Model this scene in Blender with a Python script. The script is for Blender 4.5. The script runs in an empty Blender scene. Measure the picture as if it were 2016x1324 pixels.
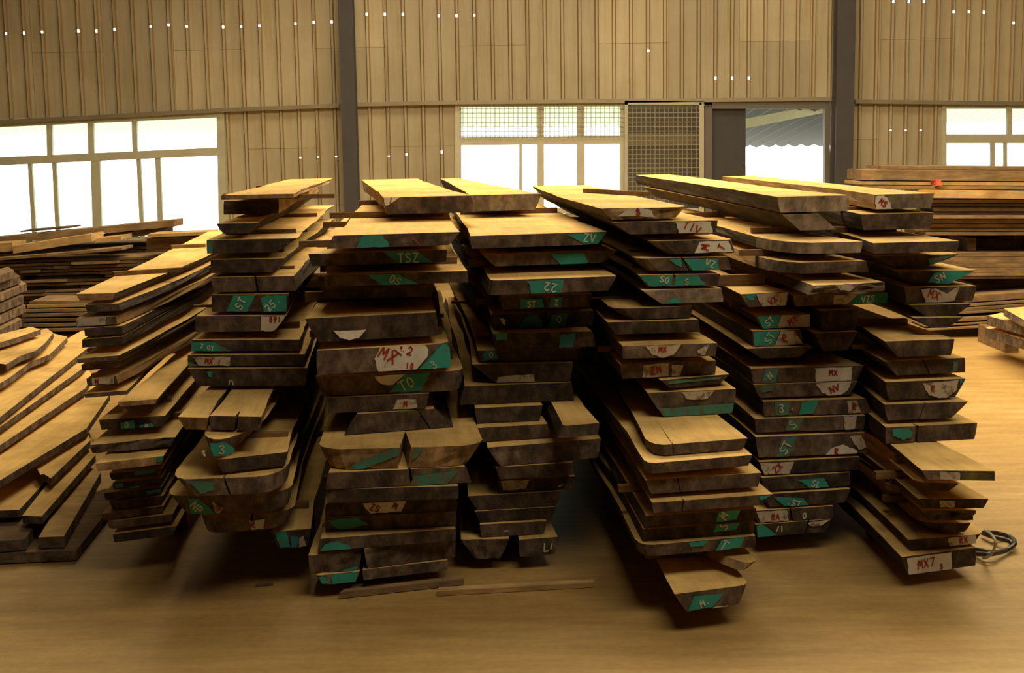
import bpy, bmesh, math, random
from mathutils import Vector, noise

SC = bpy.context.scene
COL = SC.collection
# ------------------------------------------------------------------ camera
W, H, F = 2016.0, 1324.0, 2700.0
PITCH, ROLL, EYE = math.atan(377.0 / F), math.radians(0.9), 1.6
cp, sp = math.cos(PITCH), math.sin(PITCH)
FWD = Vector((0, cp, -sp)); UP0 = Vector((0, sp, cp)); R0 = Vector((1, 0, 0))
RIGHT = R0 * math.cos(ROLL) - UP0 * math.sin(ROLL)
UP = UP0 * math.cos(ROLL) + R0 * math.sin(ROLL)
CAM = Vector((0, 0, EYE))

def ray(x, y):
    return FWD + RIGHT * ((x - W / 2) / F) - UP * ((y - H / 2) / F)

def at_y(x, y, Y):                       # point seen at pixel (x, y) that stands at depth Y
    d = ray(x, y)
    return CAM + d * (Y / d.y)

def at_z(x, y, z):                       # point seen at pixel (x, y) that lies at height z
    d = ray(x, y)
    return CAM + d * ((z - EYE) / d.z)

def on_plane(x, y, p, n):
    d = ray(x, y)
    return CAM + d * ((p - CAM).dot(n) / d.dot(n))

def hor(x):
    return 285.0 - 0.0157 * (x - 1008)

cd = bpy.data.cameras.new('camera'); cam = bpy.data.objects.new('camera', cd); COL.objects.link(cam)
cd.sensor_fit = 'HORIZONTAL'; cd.sensor_width = 36.0; cd.lens = 36.0 * F / W
cd.clip_end = 300
from mathutils import Matrix
m3 = Matrix((RIGHT, UP, -FWD)).transposed()
cam.matrix_world = Matrix.Translation(CAM) @ m3.to_4x4()
SC.camera = cam
SC.view_settings.view_transform = 'Standard'
SC.view_settings.look = 'None'
SC.view_settings.gamma = 1
SC.view_settings.use_curve_mapping = False
SC.view_settings.exposure = 0.0

# ------------------------------------------------------------------ materials
def nt(name):
    m = bpy.data.materials.new(name); m.use_nodes = True
    t = m.node_tree
    return m, t, t.nodes['Principled BSDF']

def link(t, a, b): t.links.new(a, b)

def ramp(t, fac, stops):
    r = t.nodes.new('ShaderNodeValToRGB')
    e = r.color_ramp.elements
    while len(e) < len(stops): e.new(0.5)
    for i, (p, c) in enumerate(stops):
        e[i].position = p; e[i].color = (*c, 1)
    link(t, fac, r.inputs[0])
    return r.outputs[0]

def coords(t, scale=(1, 1, 1), kind='Object', rnd=True):
    tc = t.nodes.new('ShaderNodeTexCoord')
    mp = t.nodes.new('ShaderNodeMapping')
    mp.inputs['Scale'].default_value = scale
    src = tc.outputs[kind]
    if rnd:
        oi = t.nodes.new('ShaderNodeObjectInfo')
        mul = t.nodes.new('ShaderNodeMath'); mul.operation = 'MULTIPLY'; mul.inputs[1].default_value = 37.0
        link(t, oi.outputs['Random'], mul.inputs[0])
        ad = t.nodes.new('ShaderNodeVectorMath'); ad.operation = 'ADD'
        link(t, src, ad.inputs[0]); link(t, mul.outputs[0], ad.inputs[1]); src = ad.outputs[0]
    link(t, src, mp.inputs['Vector'])
    return mp.outputs[0]

def ntex(t, vec, scale, detail=4, rough=0.6):
    n = t.nodes.new('ShaderNodeTexNoise')
    n.inputs['Scale'].default_value = scale; n.inputs['Detail'].default_value = detail
    n.inputs['Roughness'].default_value = rough
    link(t, vec, n.inputs['Vector'])
    return n.outputs['Fac']

def mix(t, fac, a, b, mode='MIX'):
    m = t.nodes.new('ShaderNodeMix'); m.data_type = 'RGBA'; m.blend_type = mode
    for s, v in ((0, fac), (6, a), (7, b)):
        if isinstance(v, (int, float)): m.inputs[s].default_value = v
        elif isinstance(v, tuple): m.inputs[s].default_value = (*v, 1)
        else: link(t, v, m.inputs[s])
    return m.outputs[2]

def bump(t, bs, h, dist=0.01, st=0.5):
    b = t.nodes.new('ShaderNodeBump'); b.inputs['Distance'].default_value = dist
    b.inputs['Strength'].default_value = st
    link(t, h, b.inputs['Height']); link(t, b.outputs[0], bs.inputs['Normal'])

def rnd_gain(t, lo, hi):
    oi = t.nodes.new('ShaderNodeObjectInfo')
    mr = t.nodes.new('ShaderNodeMapRange'); mr.inputs[3].default_value = lo; mr.inputs[4].default_value = hi
    link(t, oi.outputs['Random'], mr.inputs[0])
    return mr.outputs[0]

def wood(name, c0, c1, c2, stretch=(14, 1.3, 14), rough=0.88, spec=0.25, blotch=2.0, gain=(0.82, 1.15), bumpd=0.004):
    rough_end = name.startswith(('weathered', 'sawn_end'))
    m, t, b = nt(name)
    v = coords(t, stretch)
    g = ntex(t, v, 2.2, 5, 0.65)
    base = ramp(t, g, [(0.36, tuple(x * .8 for x in c0)), (0.50, c1), (0.66, tuple(x * 1.15 for x in c2))] if rough_end else [(0.28, c0), (0.52, c1), (0.75, c2)])
    n2 = ntex(t, coords(t, (blotch, blotch, blotch)), 2.4, 4)
    sh = ramp(t, n2, [(0.3, (0.5, 0.48, 0.46)), (0.66, (1.2, 1.17, 1.14))] if rough_end else [(0.3, (0.62, 0.6, 0.58)), (0.62, (1.08, 1.06, 1.04))])
    c = mix(t, 1.0, base, sh, 'MULTIPLY')
    c = mix(t, 1.0, c, rnd_gain(t, *gain), 'MULTIPLY')
    link(t, c, b.inputs['Base Color'])
    b.inputs['Roughness'].default_value = rough
    b.inputs['Specular IOR Level'].default_value = spec
    bump(t, b, g, bumpd, 0.6)
    return m

TOP = wood('sawn_dusty_wood', (0.54, 0.36, 0.135), (0.66, 0.455, 0.175), (0.73, 0.52, 0.22), gain=(0.9, 1.1), blotch=1.2)
END = {'d': wood('weathered_end_shaded', (0.044, 0.031, 0.024), (0.068, 0.048, 0.037), (0.105, 0.077, 0.061), (9, 9, 6), bumpd=0.006, blotch=5.0),  # darker copy of the brown end, taking in shade on low and recessed slabs
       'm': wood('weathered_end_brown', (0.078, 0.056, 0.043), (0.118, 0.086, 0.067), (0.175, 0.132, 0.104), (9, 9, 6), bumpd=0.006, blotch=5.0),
       'g': wood('weathered_end_hazed', (0.19, 0.155, 0.122), (0.26, 0.215, 0.172), (0.34, 0.285, 0.235), (9, 9, 6), bumpd=0.006, blotch=5.0),  # end tone lifted towards grey, with the haze put into its colour
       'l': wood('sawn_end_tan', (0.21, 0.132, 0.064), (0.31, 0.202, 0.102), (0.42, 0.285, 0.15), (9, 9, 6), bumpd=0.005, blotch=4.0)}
SIDE = {'d': wood('bark_edge_dark', (0.028, 0.019, 0.013), (0.058, 0.040, 0.027), (0.11, 0.077, 0.050), (9, 2, 16), bumpd=0.012),
        'l': wood('pale_wane_edge', (0.24, 0.145, 0.066), (0.36, 0.225, 0.10), (0.47, 0.31, 0.15), (9, 1.5, 16), bumpd=0.008)}
PLANK = {'d': wood('old_board_dark', (0.075, 0.048, 0.028), (0.14, 0.09, 0.052), (0.22, 0.15, 0.09), (2, 14, 14)),
         'm': wood('old_board_brown', (0.15, 0.095, 0.05), (0.25, 0.165, 0.09), (0.36, 0.25, 0.14), (2, 14, 14)),
         'l': wood('fresh_board_tan', (0.36, 0.235, 0.105), (0.48, 0.325, 0.15), (0.58, 0.41, 0.2), (2, 14, 14))}
STICK = wood('spacer_wood', (0.13, 0.075, 0.035), (0.22, 0.13, 0.062), (0.33, 0.21, 0.11), (3, 18, 18))

def paint(name, c, worn, amt):
    m, t, b = nt(name)
    n = ntex(t, coords(t, (1, 1, 1)), 26, 5, 0.7)
    n2 = ntex(t, coords(t, (1, 1, 1)), 7, 3, 0.6)
    base = mix(t, ramp(t, n2, [(0.35, (0, 0, 0)), (0.65, (1, 1, 1))]), c, tuple(x * 0.68 for x in c))
    k = ramp(t, n, [(amt, (0, 0, 0)), (amt + 0.08, (1, 1, 1))])
    link(t, mix(t, k, base, worn), b.inputs['Base Color'])
    b.inputs['Roughness'].default_value = 0.6
    return m
TEAL = paint('teal_paint', (0.028, 0.33, 0.285), (0.10, 0.10, 0.07), 0.60)
TEALD = paint('faded_teal_paint', (0.06, 0.24, 0.185), (0.13, 0.105, 0.07), 0.50)
BLUE = paint('blue_green_paint', (0.02, 0.25, 0.34), (0.06, 0.09, 0.09), 0.62)
WHITE = paint('white_paint', (0.80, 0.77, 0.71), (0.20, 0.14, 0.09), 0.62)
CREAM = paint('worn_white_paint', (0.58, 0.51, 0.43), (0.20, 0.14, 0.09), 0.54)
CHALK = paint('white_chalk_lettering', (0.62, 0.70, 0.62), (0.2, 0.3, 0.25), 0.66)
RED = paint('red_lettering', (0.40, 0.035, 0.03), (0.5, 0.2, 0.15), 0.68)
MARK = {'t': TEAL, 'T': TEALD, 'b': BLUE, 'w': WHITE, 'c': CREAM}

def plain(name, c, rough=0.6, metal=0.0, var=0.25, sc=3.0, stretch=(1, 1, 1)):
    m, t, b = nt(name)
    n = ntex(t, coords(t, stretch), sc, 5, 0.65)
    link(t, mix(t, n, tuple(x * (1 - var) for x in c), tuple(min(1, x * (1 + var)) for x in c)), b.inputs['Base Color'])
    b.inputs['Roughness'].default_value = rough; b.inputs['Metallic'].default_value = metal
    return m

# ------------------------------------------------------------------ mesh helpers
def mesh_obj(name, verts, faces, mats, fm=None, parent=None, loc=None, rotz=0.0):
    me = bpy.data.meshes.new(name)
    me.from_pydata([tuple(v) for v in verts], [], faces)
    for m in (mats if isinstance(mats, (list, tuple)) else [mats]): me.materials.append(m)
    if fm: me.polygons.foreach_set('material_index', fm)
    me.validate(); me.update()
    o = bpy.data.objects.new(name, me); COL.objects.link(o)
    if loc is not None: o.location = loc
    o.rotation_euler = (0, 0, rotz)
    if parent: o.parent = parent
    return o

def tag(o, label=None, cat=None, group=None, kind=None):
    if label: o['label'] = label
    if cat: o['category'] = cat
    if group: o['group'] = group
    if kind: o['kind'] = kind
    return o

class MB:
    def __init__(s): s.v, s.f = [], []
    def hexa(s, p):                       # 8 points: bottom ring 0-3, top ring 4-7
        n = len(s.v); s.v += [Vector(q) for q in p]
        s.f += [tuple(n + i for i in q) for q in ((3, 2, 1, 0), (4, 5, 6, 7), (0, 1, 5, 4), (1, 2, 6, 5), (2, 3, 7, 6), (3, 0, 4, 7))]
        return s
    def box(s, a, b):
        (x0, y0, z0), (x1, y1, z1) = a, b
        return s.hexa([(x0, y0, z0), (x1, y0, z0), (x1, y1, z0), (x0, y1, z0), (x0, y0, z1), (x1, y0, z1), (x1, y1, z1), (x0, y1, z1)])
    def pxbar(s, q, Y, dep):              # quad of four pixels (tl, tr, br, bl) at depth Y, dep metres deep
        P = [at_y(x, y, Y) for x, y in q]
        B = [p + Vector((0, dep, 0)) for p in P]
        tl, tr, br, bl = P; TL, TR, BR, BL = B
        return s.hexa([bl, br, BR, BL, tl, tr, TR, TL])
    def obj(s, name, mat, parent=None, loc=None):
        if loc is not None:
            s.v = [p - Vector(loc) for p in s.v]
        return mesh_obj(name, s.v, s.f, mat, parent=parent, loc=loc)

def tube(name, pts, r, mat, parent=None, seg=8, closed=False, sub=6):
    P = []
    n = len(pts)
    for i in range(n if closed else n - 1):     # Catmull-Rom
        p0, p1 = pts[(i - 1) % n if closed else max(i - 1, 0)], pts[i]
        p2, p3 = pts[(i + 1) % n], pts[(i + 2) % n if closed else min(i + 2, n - 1)]
        for k in range(sub):
            t = k / sub
            P.append(0.5 * ((2 * p1) + (p2 - p0) * t + (2 * p0 - 5 * p1 + 4 * p2 - p3) * t * t + (3 * p1 - p0 - 3 * p2 + p3) * t ** 3))
    if not closed: P.append(pts[-1])
    v, f = [], []
    N = len(P)
    for i, p in enumerate(P):
        d = (P[(i + 1) % N if closed else min(i + 1, N - 1)] - P[i - 1 if (closed or i) else 0]).normalized()
        a = d.cross(Vector((0.1, 0.2, 1))).normalized(); b = d.cross(a)
        for k in range(seg):
            an = 2 * math.pi * k / seg
            v.append(p + (a * math.cos(an) + b * math.sin(an)) * r)
    for i in range(N if closed else N - 1):
        for k in range(seg):
            f.append((i * seg + k, i * seg + (k + 1) % seg, ((i + 1) % N) * seg + (k + 1) % seg, ((i + 1) % N) * seg + k))
    if not closed:
        f.append(tuple(range(seg))[::-1]); f.append(tuple((N - 1) * seg + k for k in range(seg)))
    return mesh_obj(name, v, f, mat, parent=parent)

GLYPH = {
 'S': [[(.9, .85), (.5, 1), (.1, .8), (.3, .55), (.8, .4), (.85, .15), (.5, 0), (.05, .12)]],
 'T': [[(.5, 0), (.5, 1)], [(0, .98), (1, 1)]],
 '7': [[(.05, .97), (.95, 1), (.4, 0)]],
 'Z': [[(.05, .97), (.9, 1), (.05, 0), (.95, .03)]],
 '2': [[(.05, .8), (.4, 1), (.85, .8), (.7, .45), (.05, 0), (.95, .04)]],
 'O': [[(.5, 1), (.1, .75), (.1, .25), (.5, 0), (.9, .25), (.9, .75), (.5, 1)]],
 '0': [[(.5, 1), (.2, .75), (.2, .25), (.5, 0), (.8, .25), (.8, .75), (.5, 1)]],
 '5': [[(.9, 1), (.2, .97), (.15, .58), (.7, .58), (.85, .25), (.5, 0), (.05, .1)]],
 'M': [[(0, 0), (.12, 1), (.5, .35), (.88, 1), (1, 0)]],
 'X': [[(.05, 0), (.95, 1)], [(.05, 1), (.95, 0)]],
 '1': [[(.5, 0), (.5, 1)]],
 '6': [[(.8, 1), (.3, .7), (.1, .25), (.5, 0), (.85, .25), (.5, .5), (.15, .3)]],
 '8': [[(.5, .52), (.15, .75), (.5, 1), (.85, .75), (.5, .52), (.1, .25), (.5, 0), (.9, .25), (.5, .52)]],
 '3': [[(.1, .9), (.6, 1), (.85, .75), (.4, .53), (.9, .3), (.6, 0), (.05, .1)]],
 'R': [[(.1, 0), (.1, 1), (.75, .95), (.8, .6), (.1, .5), (.9, 0)]],
 'A': [[(0, 0), (.5, 1), (1, 0)], [(.2, .4), (.8, .4)]],
 'N': [[(.05, 0), (.08, 1), (.9, 0), (.95, 1)]],
 'L': [[(.15, 1), (.1, 0), (.9, .05)]],
 'D': [[(.1, 0), (.1, 1), (.7, .85), (.9, .5), (.7, .12), (.1, 0)]],
 'V': [[(0, 1), (.45, 0), (1, 1)]],
 'U': [[(.05, 1), (.15, .15), (.5, 0), (.85, .15), (.95, 1)]],
 'P': [[(.1, 0), (.1, 1), (.8, .9), (.8, .55), (.1, .5)]],
 '9': [[(.9, .7), (.5, .45), (.1, .7), (.5, 1), (.9, .75), (.7, 0)]],
 '.': [[(.4, .05), (.6, .12)]],
 '/': [[(.1, 0), (.9, 1)]],
 '(': [[(0, 0), (.12, .45), (.35, .8), (.7, .95), (1.1, .85), (1.4, .5), (1.5, 0)]],
}
# ------------------------------------------------------------------ slabs
def clip_poly(poly, hull):                 # clip a polygon to a convex counter-clockwise hull
    out = poly
    for i in range(len(hull)):
        a, b = hull[i], hull[(i + 1) % len(hull)]
        e = (b[0] - a[0], b[1] - a[1])
        side = lambda p: e[0] * (p[1] - a[1]) - e[1] * (p[0] - a[0])
        inp, out = out, []
        for j in range(len(inp)):
            p, q = inp[j - 1], inp[j]
            sp_, sq = side(p), side(q)
            if (sp_ >= 0) != (sq >= 0):
                k = sp_ / (sp_ - sq)
                out.append((p[0] + (q[0] - p[0]) * k, p[1] + (q[1] - p[1]) * k))
            if sq >= 0: out.append(q)
        if len(out) < 3: return []
    return out

ORD = 'topmost second third fourth fifth sixth seventh eighth ninth tenth eleventh twelfth thirteenth fourteenth fifteenth sixteenth seventeenth eighteenth nineteenth twentieth twenty-first twenty-second twenty-third twenty-fourth'.split()
LOG = []

class Stack:
    def __init__(s, key, phrase, group, D0, D1, n, yaw=0.25, L=3.2):
        s.key, s.phrase, s.group, s.D0, s.D1, s.n, s.yaw, s.L = key, phrase, group, D0, D1, n, yaw, L
        s.shl = s.shr = 0.014; s.Dlast = None; s.last = None; s.rec = {}; s.i = 0; s.items = []; s.Dov = None; s.level = 0
    def base(s):
        t = min(1, s.i / max(1, s.n - 1))
        return s.D0 + (s.D1 - s.D0) * t

def slab(st, tl, ytl, tr, ytr, bl, br, th, tone='m', look=None, marks=(), texts=(), D=None, up=None, pair=False,
         id=None, cl=None, cr=None, crack=(), L=None, vp=800.0, lw=0.0, rw=0.0, bowl=0.0, bowr=0.0, yaw=None, side='d',
         wane=0.010, cap=0.25, zt=None, rough=0.0, gapmin=0.003, gapmax=0.03):
    seed = sum(ord(c) for c in st.key) * 31 + st.i * 7.3
    rn = random.Random(seed)
    xm, ym = (tl + tr) / 2, (ytl + ytr) / 2
    zprev = None
    if up is not None:
        zprev = min(st.rec[u][0] for u in (up if isinstance(up, (list, tuple)) else [up]))
    elif st.last is not None:
        zprev = st.last
    Db = D if D is not None else st.base()
    if zprev is not None:
        d = ray(xm, ym)
        Dg = (zprev - gapmin - EYE) / d.z * d.y       # depth at which the slab just touches the one above
        Dc = (zprev - (gapmax if up is None and not pair else .09) - EYE) / d.z * d.y
        Dk = max(Dg, min(Db, Dc))
    else:
        Dk = Db
    Pm = at_y(xm, ym, Dk)
    ztop = Pm.z
    # direction of the front edge
    a, b = at_z(tl, ytl, ztop), at_z(tr, ytr, ztop)
    yr = math.atan2(b.y - a.y, b.x - a.x)
    w = min(1, max(0, (ym - hor(xm) - 130) / 220))
    fy = st.yaw if yaw is None else yaw
    if yaw is None:
        yr = max(-0.35, min(0.6, yr)); fy = st.yaw * (1 - w) + yr * w
    e = Vector((math.cos(fy), math.sin(fy), 0)); nrm = Vector((math.sin(fy), -math.cos(fy), 0))
    S = lambda x, y: on_plane(x, y, Pm, nrm)
    bot = S((bl + br) / 2, ym + th)
    zbot = bot.z
    sl1, sr1 = (S(tl, ytl) - Pm).dot(e), (S(tr, ytr) - Pm).dot(e)
    sl0, sr0 = (S(bl, ytl + th) - Pm).dot(e), (S(br, ytr + th) - Pm).dot(e)
    vd = ray(vp, hor(vp)); d = Vector((vd.x, vd.y, 0)).normalized()
    rz = math.atan2(-d.x, d.y)
    perp = Vector((d.y, -d.x, 0))
    L = (L or st.L) * rn.uniform(0.93, 1.07)
    Hh = ztop - zbot
    Wd = max(sr1 - sl1, sr0 - sl0)
    # columns across
    A = {0, .02, .06, .13, .25, .38, .5, .62, .75, .87, .94, .98, 1}
    back = {}
    for (xp, cw, cdp) in crack:
        a0 = ((S(xp, ym) - Pm).dot(e) - sl1) / (sr1 - sl1)
        k = cw / 2 / Wd
        A = {q for q in A if abs(q - a0) > k * 1.6}
        A |= {a0 - k, a0, a0 + k}; back[a0] = cdp
    A = sorted(A)
    Bs = [0, .015, .04, .08, .14, .22, .31, .42, .54, .66, .78, .89, 1]
    Cs = [0, .35, .7, 1]
    base = Pm.copy(); base.z = zbot
    def off(b, sd, c):
        n = noise.noise(Vector((b * L * 1.3 + seed, sd * 9.1, c * 0.8))) * 0.016 + noise.noise(Vector((b * L * 5 + seed, sd * 4.3, c * 3))) * wane
        return n * min(1, b * 5)
    def pos(ai, b, c):
        s0, s1 = sl0 + (sl1 - sl0) * c, sr0 + (sr1 - sr0) * c
        bulge = 0.25 * Hh * 4 * c * (1 - c) * 0.12
        s_ = s0 + (s1 - s0) * ai + (2 * ai - 1) * bulge
        lo = st.shl * min(1, b * 5) + lw * b + bowl * 4 * b * (1 - b) + off(b, 1, c)
        ro = -st.shr * min(1, b * 5) + rw * b + bowr * 4 * b * (1 - b) + off(b, 2, c)
        sh = 0.0
        if cl:
            x = ai * Wd
            if x < cl[0]:
                q = (cl[0] - x) / cl[0]
                sh += cl[1] * ((1 - math.sqrt(max(0, 1 - q * q))) if len(cl) < 3 else q)
        if cr:
            x = (1 - ai) * Wd
            if x < cr[0]:
                q = (cr[0] - x) / cr[0]
                sh += cr[1] * ((1 - math.sqrt(max(0, 1 - q * q))) if len(cr) < 3 else q)
        fade = 1 - b
        sh = sh * fade
        bk = back.get(ai, 0.0) * max(0, 1 - b * 6)
        if rough and b == 0:
            sh += rough * abs(noise.noise(Vector((ai * Wd * 14 + seed, c * 3, 2))))
        p = Pm + e * s_ + d * (b * L + sh + bk) + perp * ((1 - ai) * lo + ai * ro)
        q = p - base
        return Vector((q.dot(perp), q.dot(d), zbot + Hh * c - zbot))
    idx, V = {}, []
    nA, nB, nC = len(A), len(Bs), len(Cs)
    def vi(i, j, k):
        key = (i, j, k)
        if key not in idx:
            idx[key] = len(V); V.append(pos(A[i], Bs[j], Cs[k]))
        return idx[key]
    Fc, Fm = [], []
    for i in range(nA - 1):
        for j in range(nB - 1):
            Fc.append((vi(i, j, nC - 1), vi(i + 1, j, nC - 1), vi(i + 1, j + 1, nC - 1), vi(i, j + 1, nC - 1))); Fm.append(0)
            Fc.append((vi(i, j, 0), vi(i, j + 1, 0), vi(i + 1, j + 1, 0), vi(i + 1, j, 0))); Fm.append(0)
        for k in range(nC - 1):
            Fc.append((vi(i, 0, k), vi(i + 1, 0, k), vi(i + 1, 0, k + 1), vi(i, 0, k + 1))); Fm.append(1)
            Fc.append((vi(i, nB - 1, k), vi(i, nB - 1, k + 1), vi(i + 1, nB - 1, k + 1), vi(i + 1, nB - 1, k))); Fm.append(1)
    for j in range(nB - 1):
        for k in range(nC - 1):
            Fc.append((vi(0, j, k), vi(0, j, k + 1), vi(0, j + 1, k + 1), vi(0, j + 1, k))); Fm.append(2)
            Fc.append((vi(nA - 1, j, k), vi(nA - 1, j + 1, k), vi(nA - 1, j + 1, k + 1), vi(nA - 1, j, k + 1))); Fm.append(2)
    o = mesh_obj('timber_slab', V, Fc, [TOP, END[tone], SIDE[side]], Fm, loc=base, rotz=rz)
    to_local = lambda p: Vector(((p - base).dot(perp), (p - base).dot(d), (p - base).z))
    # paint and lettering on the front end
    hull = [(sl0, zbot), (sr0, zbot), (sr1, ztop), (sl1, ztop)]
    last_patch = None
    for mk in marks:
        kind, poly = mk[0], mk[1]
        q = []
        for (x, y) in poly:
            p = S(x, y); q.append(((p - Pm).dot(e), p.z))
        area = sum(q[i - 1][0] * q[i][1] - q[i][0] * q[i - 1][1] for i in range(len(q)))
        if area < 0: q.reverse()
        # finely edged, a little ragged
        q2 = []
        for i in range(len(q)):
            p0, p1 = q[i - 1], q[i]
            for t in (0, .25, .5, .75):
                jx = 0 if t == 0 else rn.uniform(-.0025, .0025)
                q2.append((p0[0] + (p1[0] - p0[0]) * t + jx, p0[1] + (p1[1] - p0[1]) * t + jx))
        q2 = clip_poly(q2, hull)
        if len(q2) < 3: continue
        vs = [to_local(Pm + e * s_ + nrm * (0.003 + 0.0006 * len(last_patch and [1] or [])) + Vector((0, 0, z - Pm.z))) for s_, z in q2]
        po = mesh_obj('paint_patch', vs, [tuple(range(len(vs)))], MARK[kind], parent=o)
        tag(po, {'t': 'teal paint patch', 'T': 'faded teal paint patch', 'b': 'blue paint patch', 'w': 'white paint patch', 'c': 'worn white paint patch'}[kind])
        last_patch = po
    for tx in texts:
        txt, cx, cy, hp, rot, colr = tx[:6]
        P0 = S(cx, cy); s0, z0 = (P0 - Pm).dot(e), P0.z
        hm = hp * Dk / F; cw = hm * 0.62; gap = cw * 1.35
        ca, sa = math.cos(math.radians(rot)), math.sin(math.radians(rot))
        vs, fs = [], []
        lw_ = max(0.0026, hm * (0.062 if colr != 'r' else 0.078))
        for ci, ch in enumerate(txt):
            if ch == ' ': continue
            for line in GLYPH[ch]:
                pts = []
                for (u, v) in line:
                    lx = (ci - (len(txt) - 1) / 2) * gap + (u - 0.5) * cw + rn.uniform(-.03, .03) * cw
                    ly = (v - 0.5) * hm + rn.uniform(-.03, .03) * hm
                    pts.append((s0 + lx * ca - ly * sa, z0 + lx * sa + ly * ca))
                for p0, p1 in zip(pts, pts[1:]):
                    dx, dz = p1[0] - p0[0], p1[1] - p0[1]; ln = math.hypot(dx, dz) or 1
                    ux, uz = dx / ln * lw_ * .4, dz / ln * lw_ * .4
                    nx, nz = -dz / ln * lw_, dx / ln * lw_
                    quad = [(p0[0] - ux - nx, p0[1] - uz - nz), (p1[0] + ux - nx, p1[1] + uz - nz), (p1[0] + ux + nx, p1[1] + uz + nz), (p0[0] - ux + nx, p0[1] - uz + nz)]
                    quad = clip_poly(quad, hull)
                    if len(quad) < 3: continue
                    n0 = len(vs)
                    vs += [to_local(Pm + e * a_ + nrm * 0.0052 + Vector((0, 0, z_ - Pm.z))) for a_, z_ in quad]
                    fs.append(tuple(range(n0, n0 + len(quad))))
        if vs:
            lo_ = mesh_obj('lettering', vs, fs, RED if colr == 'r' else CHALK, parent=last_patch or o)
            tag(lo_, 'red lettering' if colr == 'r' else 'white lettering')
    if not pair: st.level += 1
    key = id or str(st.i)
    st.rec[key] = (zbot, ztop, o, Dk)
    st.items.append(dict(o=o, z0=zbot, z1=ztop, look=look, tone=tone, level=st.level, Pm=Pm, e=e, d=d, sl=min(sl0, sl1), sr=max(sr0, sr1), L=L, zprev=zprev, D=Dk, rz=rz, perp=perp, pair=pair, Dprev=(max(st.rec[u][3] for u in (up if isinstance(up, (list, tuple)) else [up])) if up is not None else st.Dlast or Dk)))
    st.Dlast = Dk
    st.last = zbot if not pair else min(zbot, st.last if st.last is not None else 9)
    LOG.append('%s%-4s L%-2d D=%.2f z=%.3f..%.3f th=%.3f gap=%s yaw=%.2f w=%.2f' % (st.key, key, st.level, Dk, zbot, ztop, Hh, 'None' if zprev is None else '%.3f' % (zprev - ztop), fy, Wd))
    st.i += 1
    return o

def finish_stack(st, sticks=True):
    for it in st.items:
        n = it['level'] - 1
        look = it['look'] or {'d': 'dark weathered slab without paint', 'm': 'plain brown slab end', 'l': 'pale tan slab end'}[it['tone']]
        pos = ORD[n] + (' of' if n == 0 else ' down in')
        tag(it['o'], '%s, %s %s' % (look, pos, st.phrase), 'slab', st.group, 'thing')

def spacers(st, skip=()):
    rn = random.Random(sum(map(ord, st.key)))
    for it in st.items:
        if it['zprev'] is None: continue
        g = it['zprev'] - it['z1']
        if g < 0.012: continue
        ov = max(0, it['Dprev'] - it['D']) + 0.32
        for y in (ov, ov + 1.35):
            if y > it['L'] - .1: continue
            a, b = it['sl'] + 0.03, it['sr'] - 0.03
            if b - a < 0.08: continue
            if it['level'] > 1 and rn.random() < .45: a -= rn.uniform(.05, .09)
            mb = MB()
            hh = min(g - 0.004, 0.045)
            mb.box((a, -0.016, 0.001), (b, 0.016, hh))
            p = it['Pm'] + it['d'] * y
            o = mb.obj('spacer_stick', STICK)
            o.location = (p.x, p.y, it['z1']); o.rotation_euler = (0, 0, it['rz'])
            tag(o, 'thin wooden spacer stick between slabs of %s' % st.phrase, 'spacer stick', 'spacer sticks between slabs of ' + st.phrase)
# ------------------------------------------------------------------ the seven stacks (pixel outline of each front end; depth solved so that it rests on its neighbour)
ST = {}
# --- first stack from the loose boards
A = Stack('A', 'first stack from loose boards', 'slabs in the first stack from the loose boards', 5.25, 5.1, 20, 0.15, 3.4)
def a(*x, **k): return slab(A, *x, **k)
a(150, 578, 226, 577, 157, 222, 13, 'l', 'pale tapering board with two thin sticks on top', rw=.08, lw=-.07, bowr=.08, L=3.9, side='d')
a(168, 600, 232, 597, 172, 238, 14, 'm', 'curved brown board under the pale board', rw=.08, lw=-.05, bowr=.08)
a(150, 626, 228, 622, 150, 230, 16, 'm', 'curved board with a whitish end patch', marks=[('c', [(151, 624), (208, 621), (208, 640), (151, 643)])], rw=.10, bowr=.09, lw=-.05, side='l')
a(166, 646, 240, 641, 168, 242, 16, 'd', 'dark recessed board', rw=.05, bowr=.06)
a(162, 668, 240, 662, 162, 240, 16, 'd', 'dark board with a curved side', rw=.06, bowr=.06)
a(152, 706, 234, 699, 153, 232, 9, 'm', 'thin grey board sticking out', rw=.10, bowr=.09, lw=-.03)
a(160, 718, 238, 710, 163, 236, 12, 'm', 'thin brown board under the grey board', rw=.10, bowr=.08)
a(170, 745, 228, 740, 173, 232, 15, 'm', 'curved board with a pinkish white end', marks=[('c', [(180, 743), (224, 740), (224, 754), (182, 758)])], texts=[('N', 190, 750, 9, 0, 'r')], rw=.12, bowr=.09, side='l')
a(166, 775, 250, 768, 168, 250, 8, 'm', 'very thin brown board')
a(232, 791, 310, 785, 236, 306, 9, 'l', 'short pale board lit from above', D=5.0, id='a10')
a(245, 800, 304, 795, 254, 300, 11, 'm', 'narrow brown board below the short pale board')
a(195, 826, 325, 818, 200, 320, 20, 'd', 'dark slab with two teal patches', marks=[('t', [(236, 831), (264, 826), (266, 842), (238, 846)]), ('t', [(274, 836), (298, 832), (303, 840), (278, 844)])], texts=[('O', 249, 835, 11, 0, 'c'), ('N', 288, 838, 8, 0, 'c')])
a(176, 876, 345, 860, 180, 335, 18, 'm', 'brown slab with a small teal dab', marks=[('t', [(210, 862), (232, 858), (228, 872), (214, 872)])], rough=.04)
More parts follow.
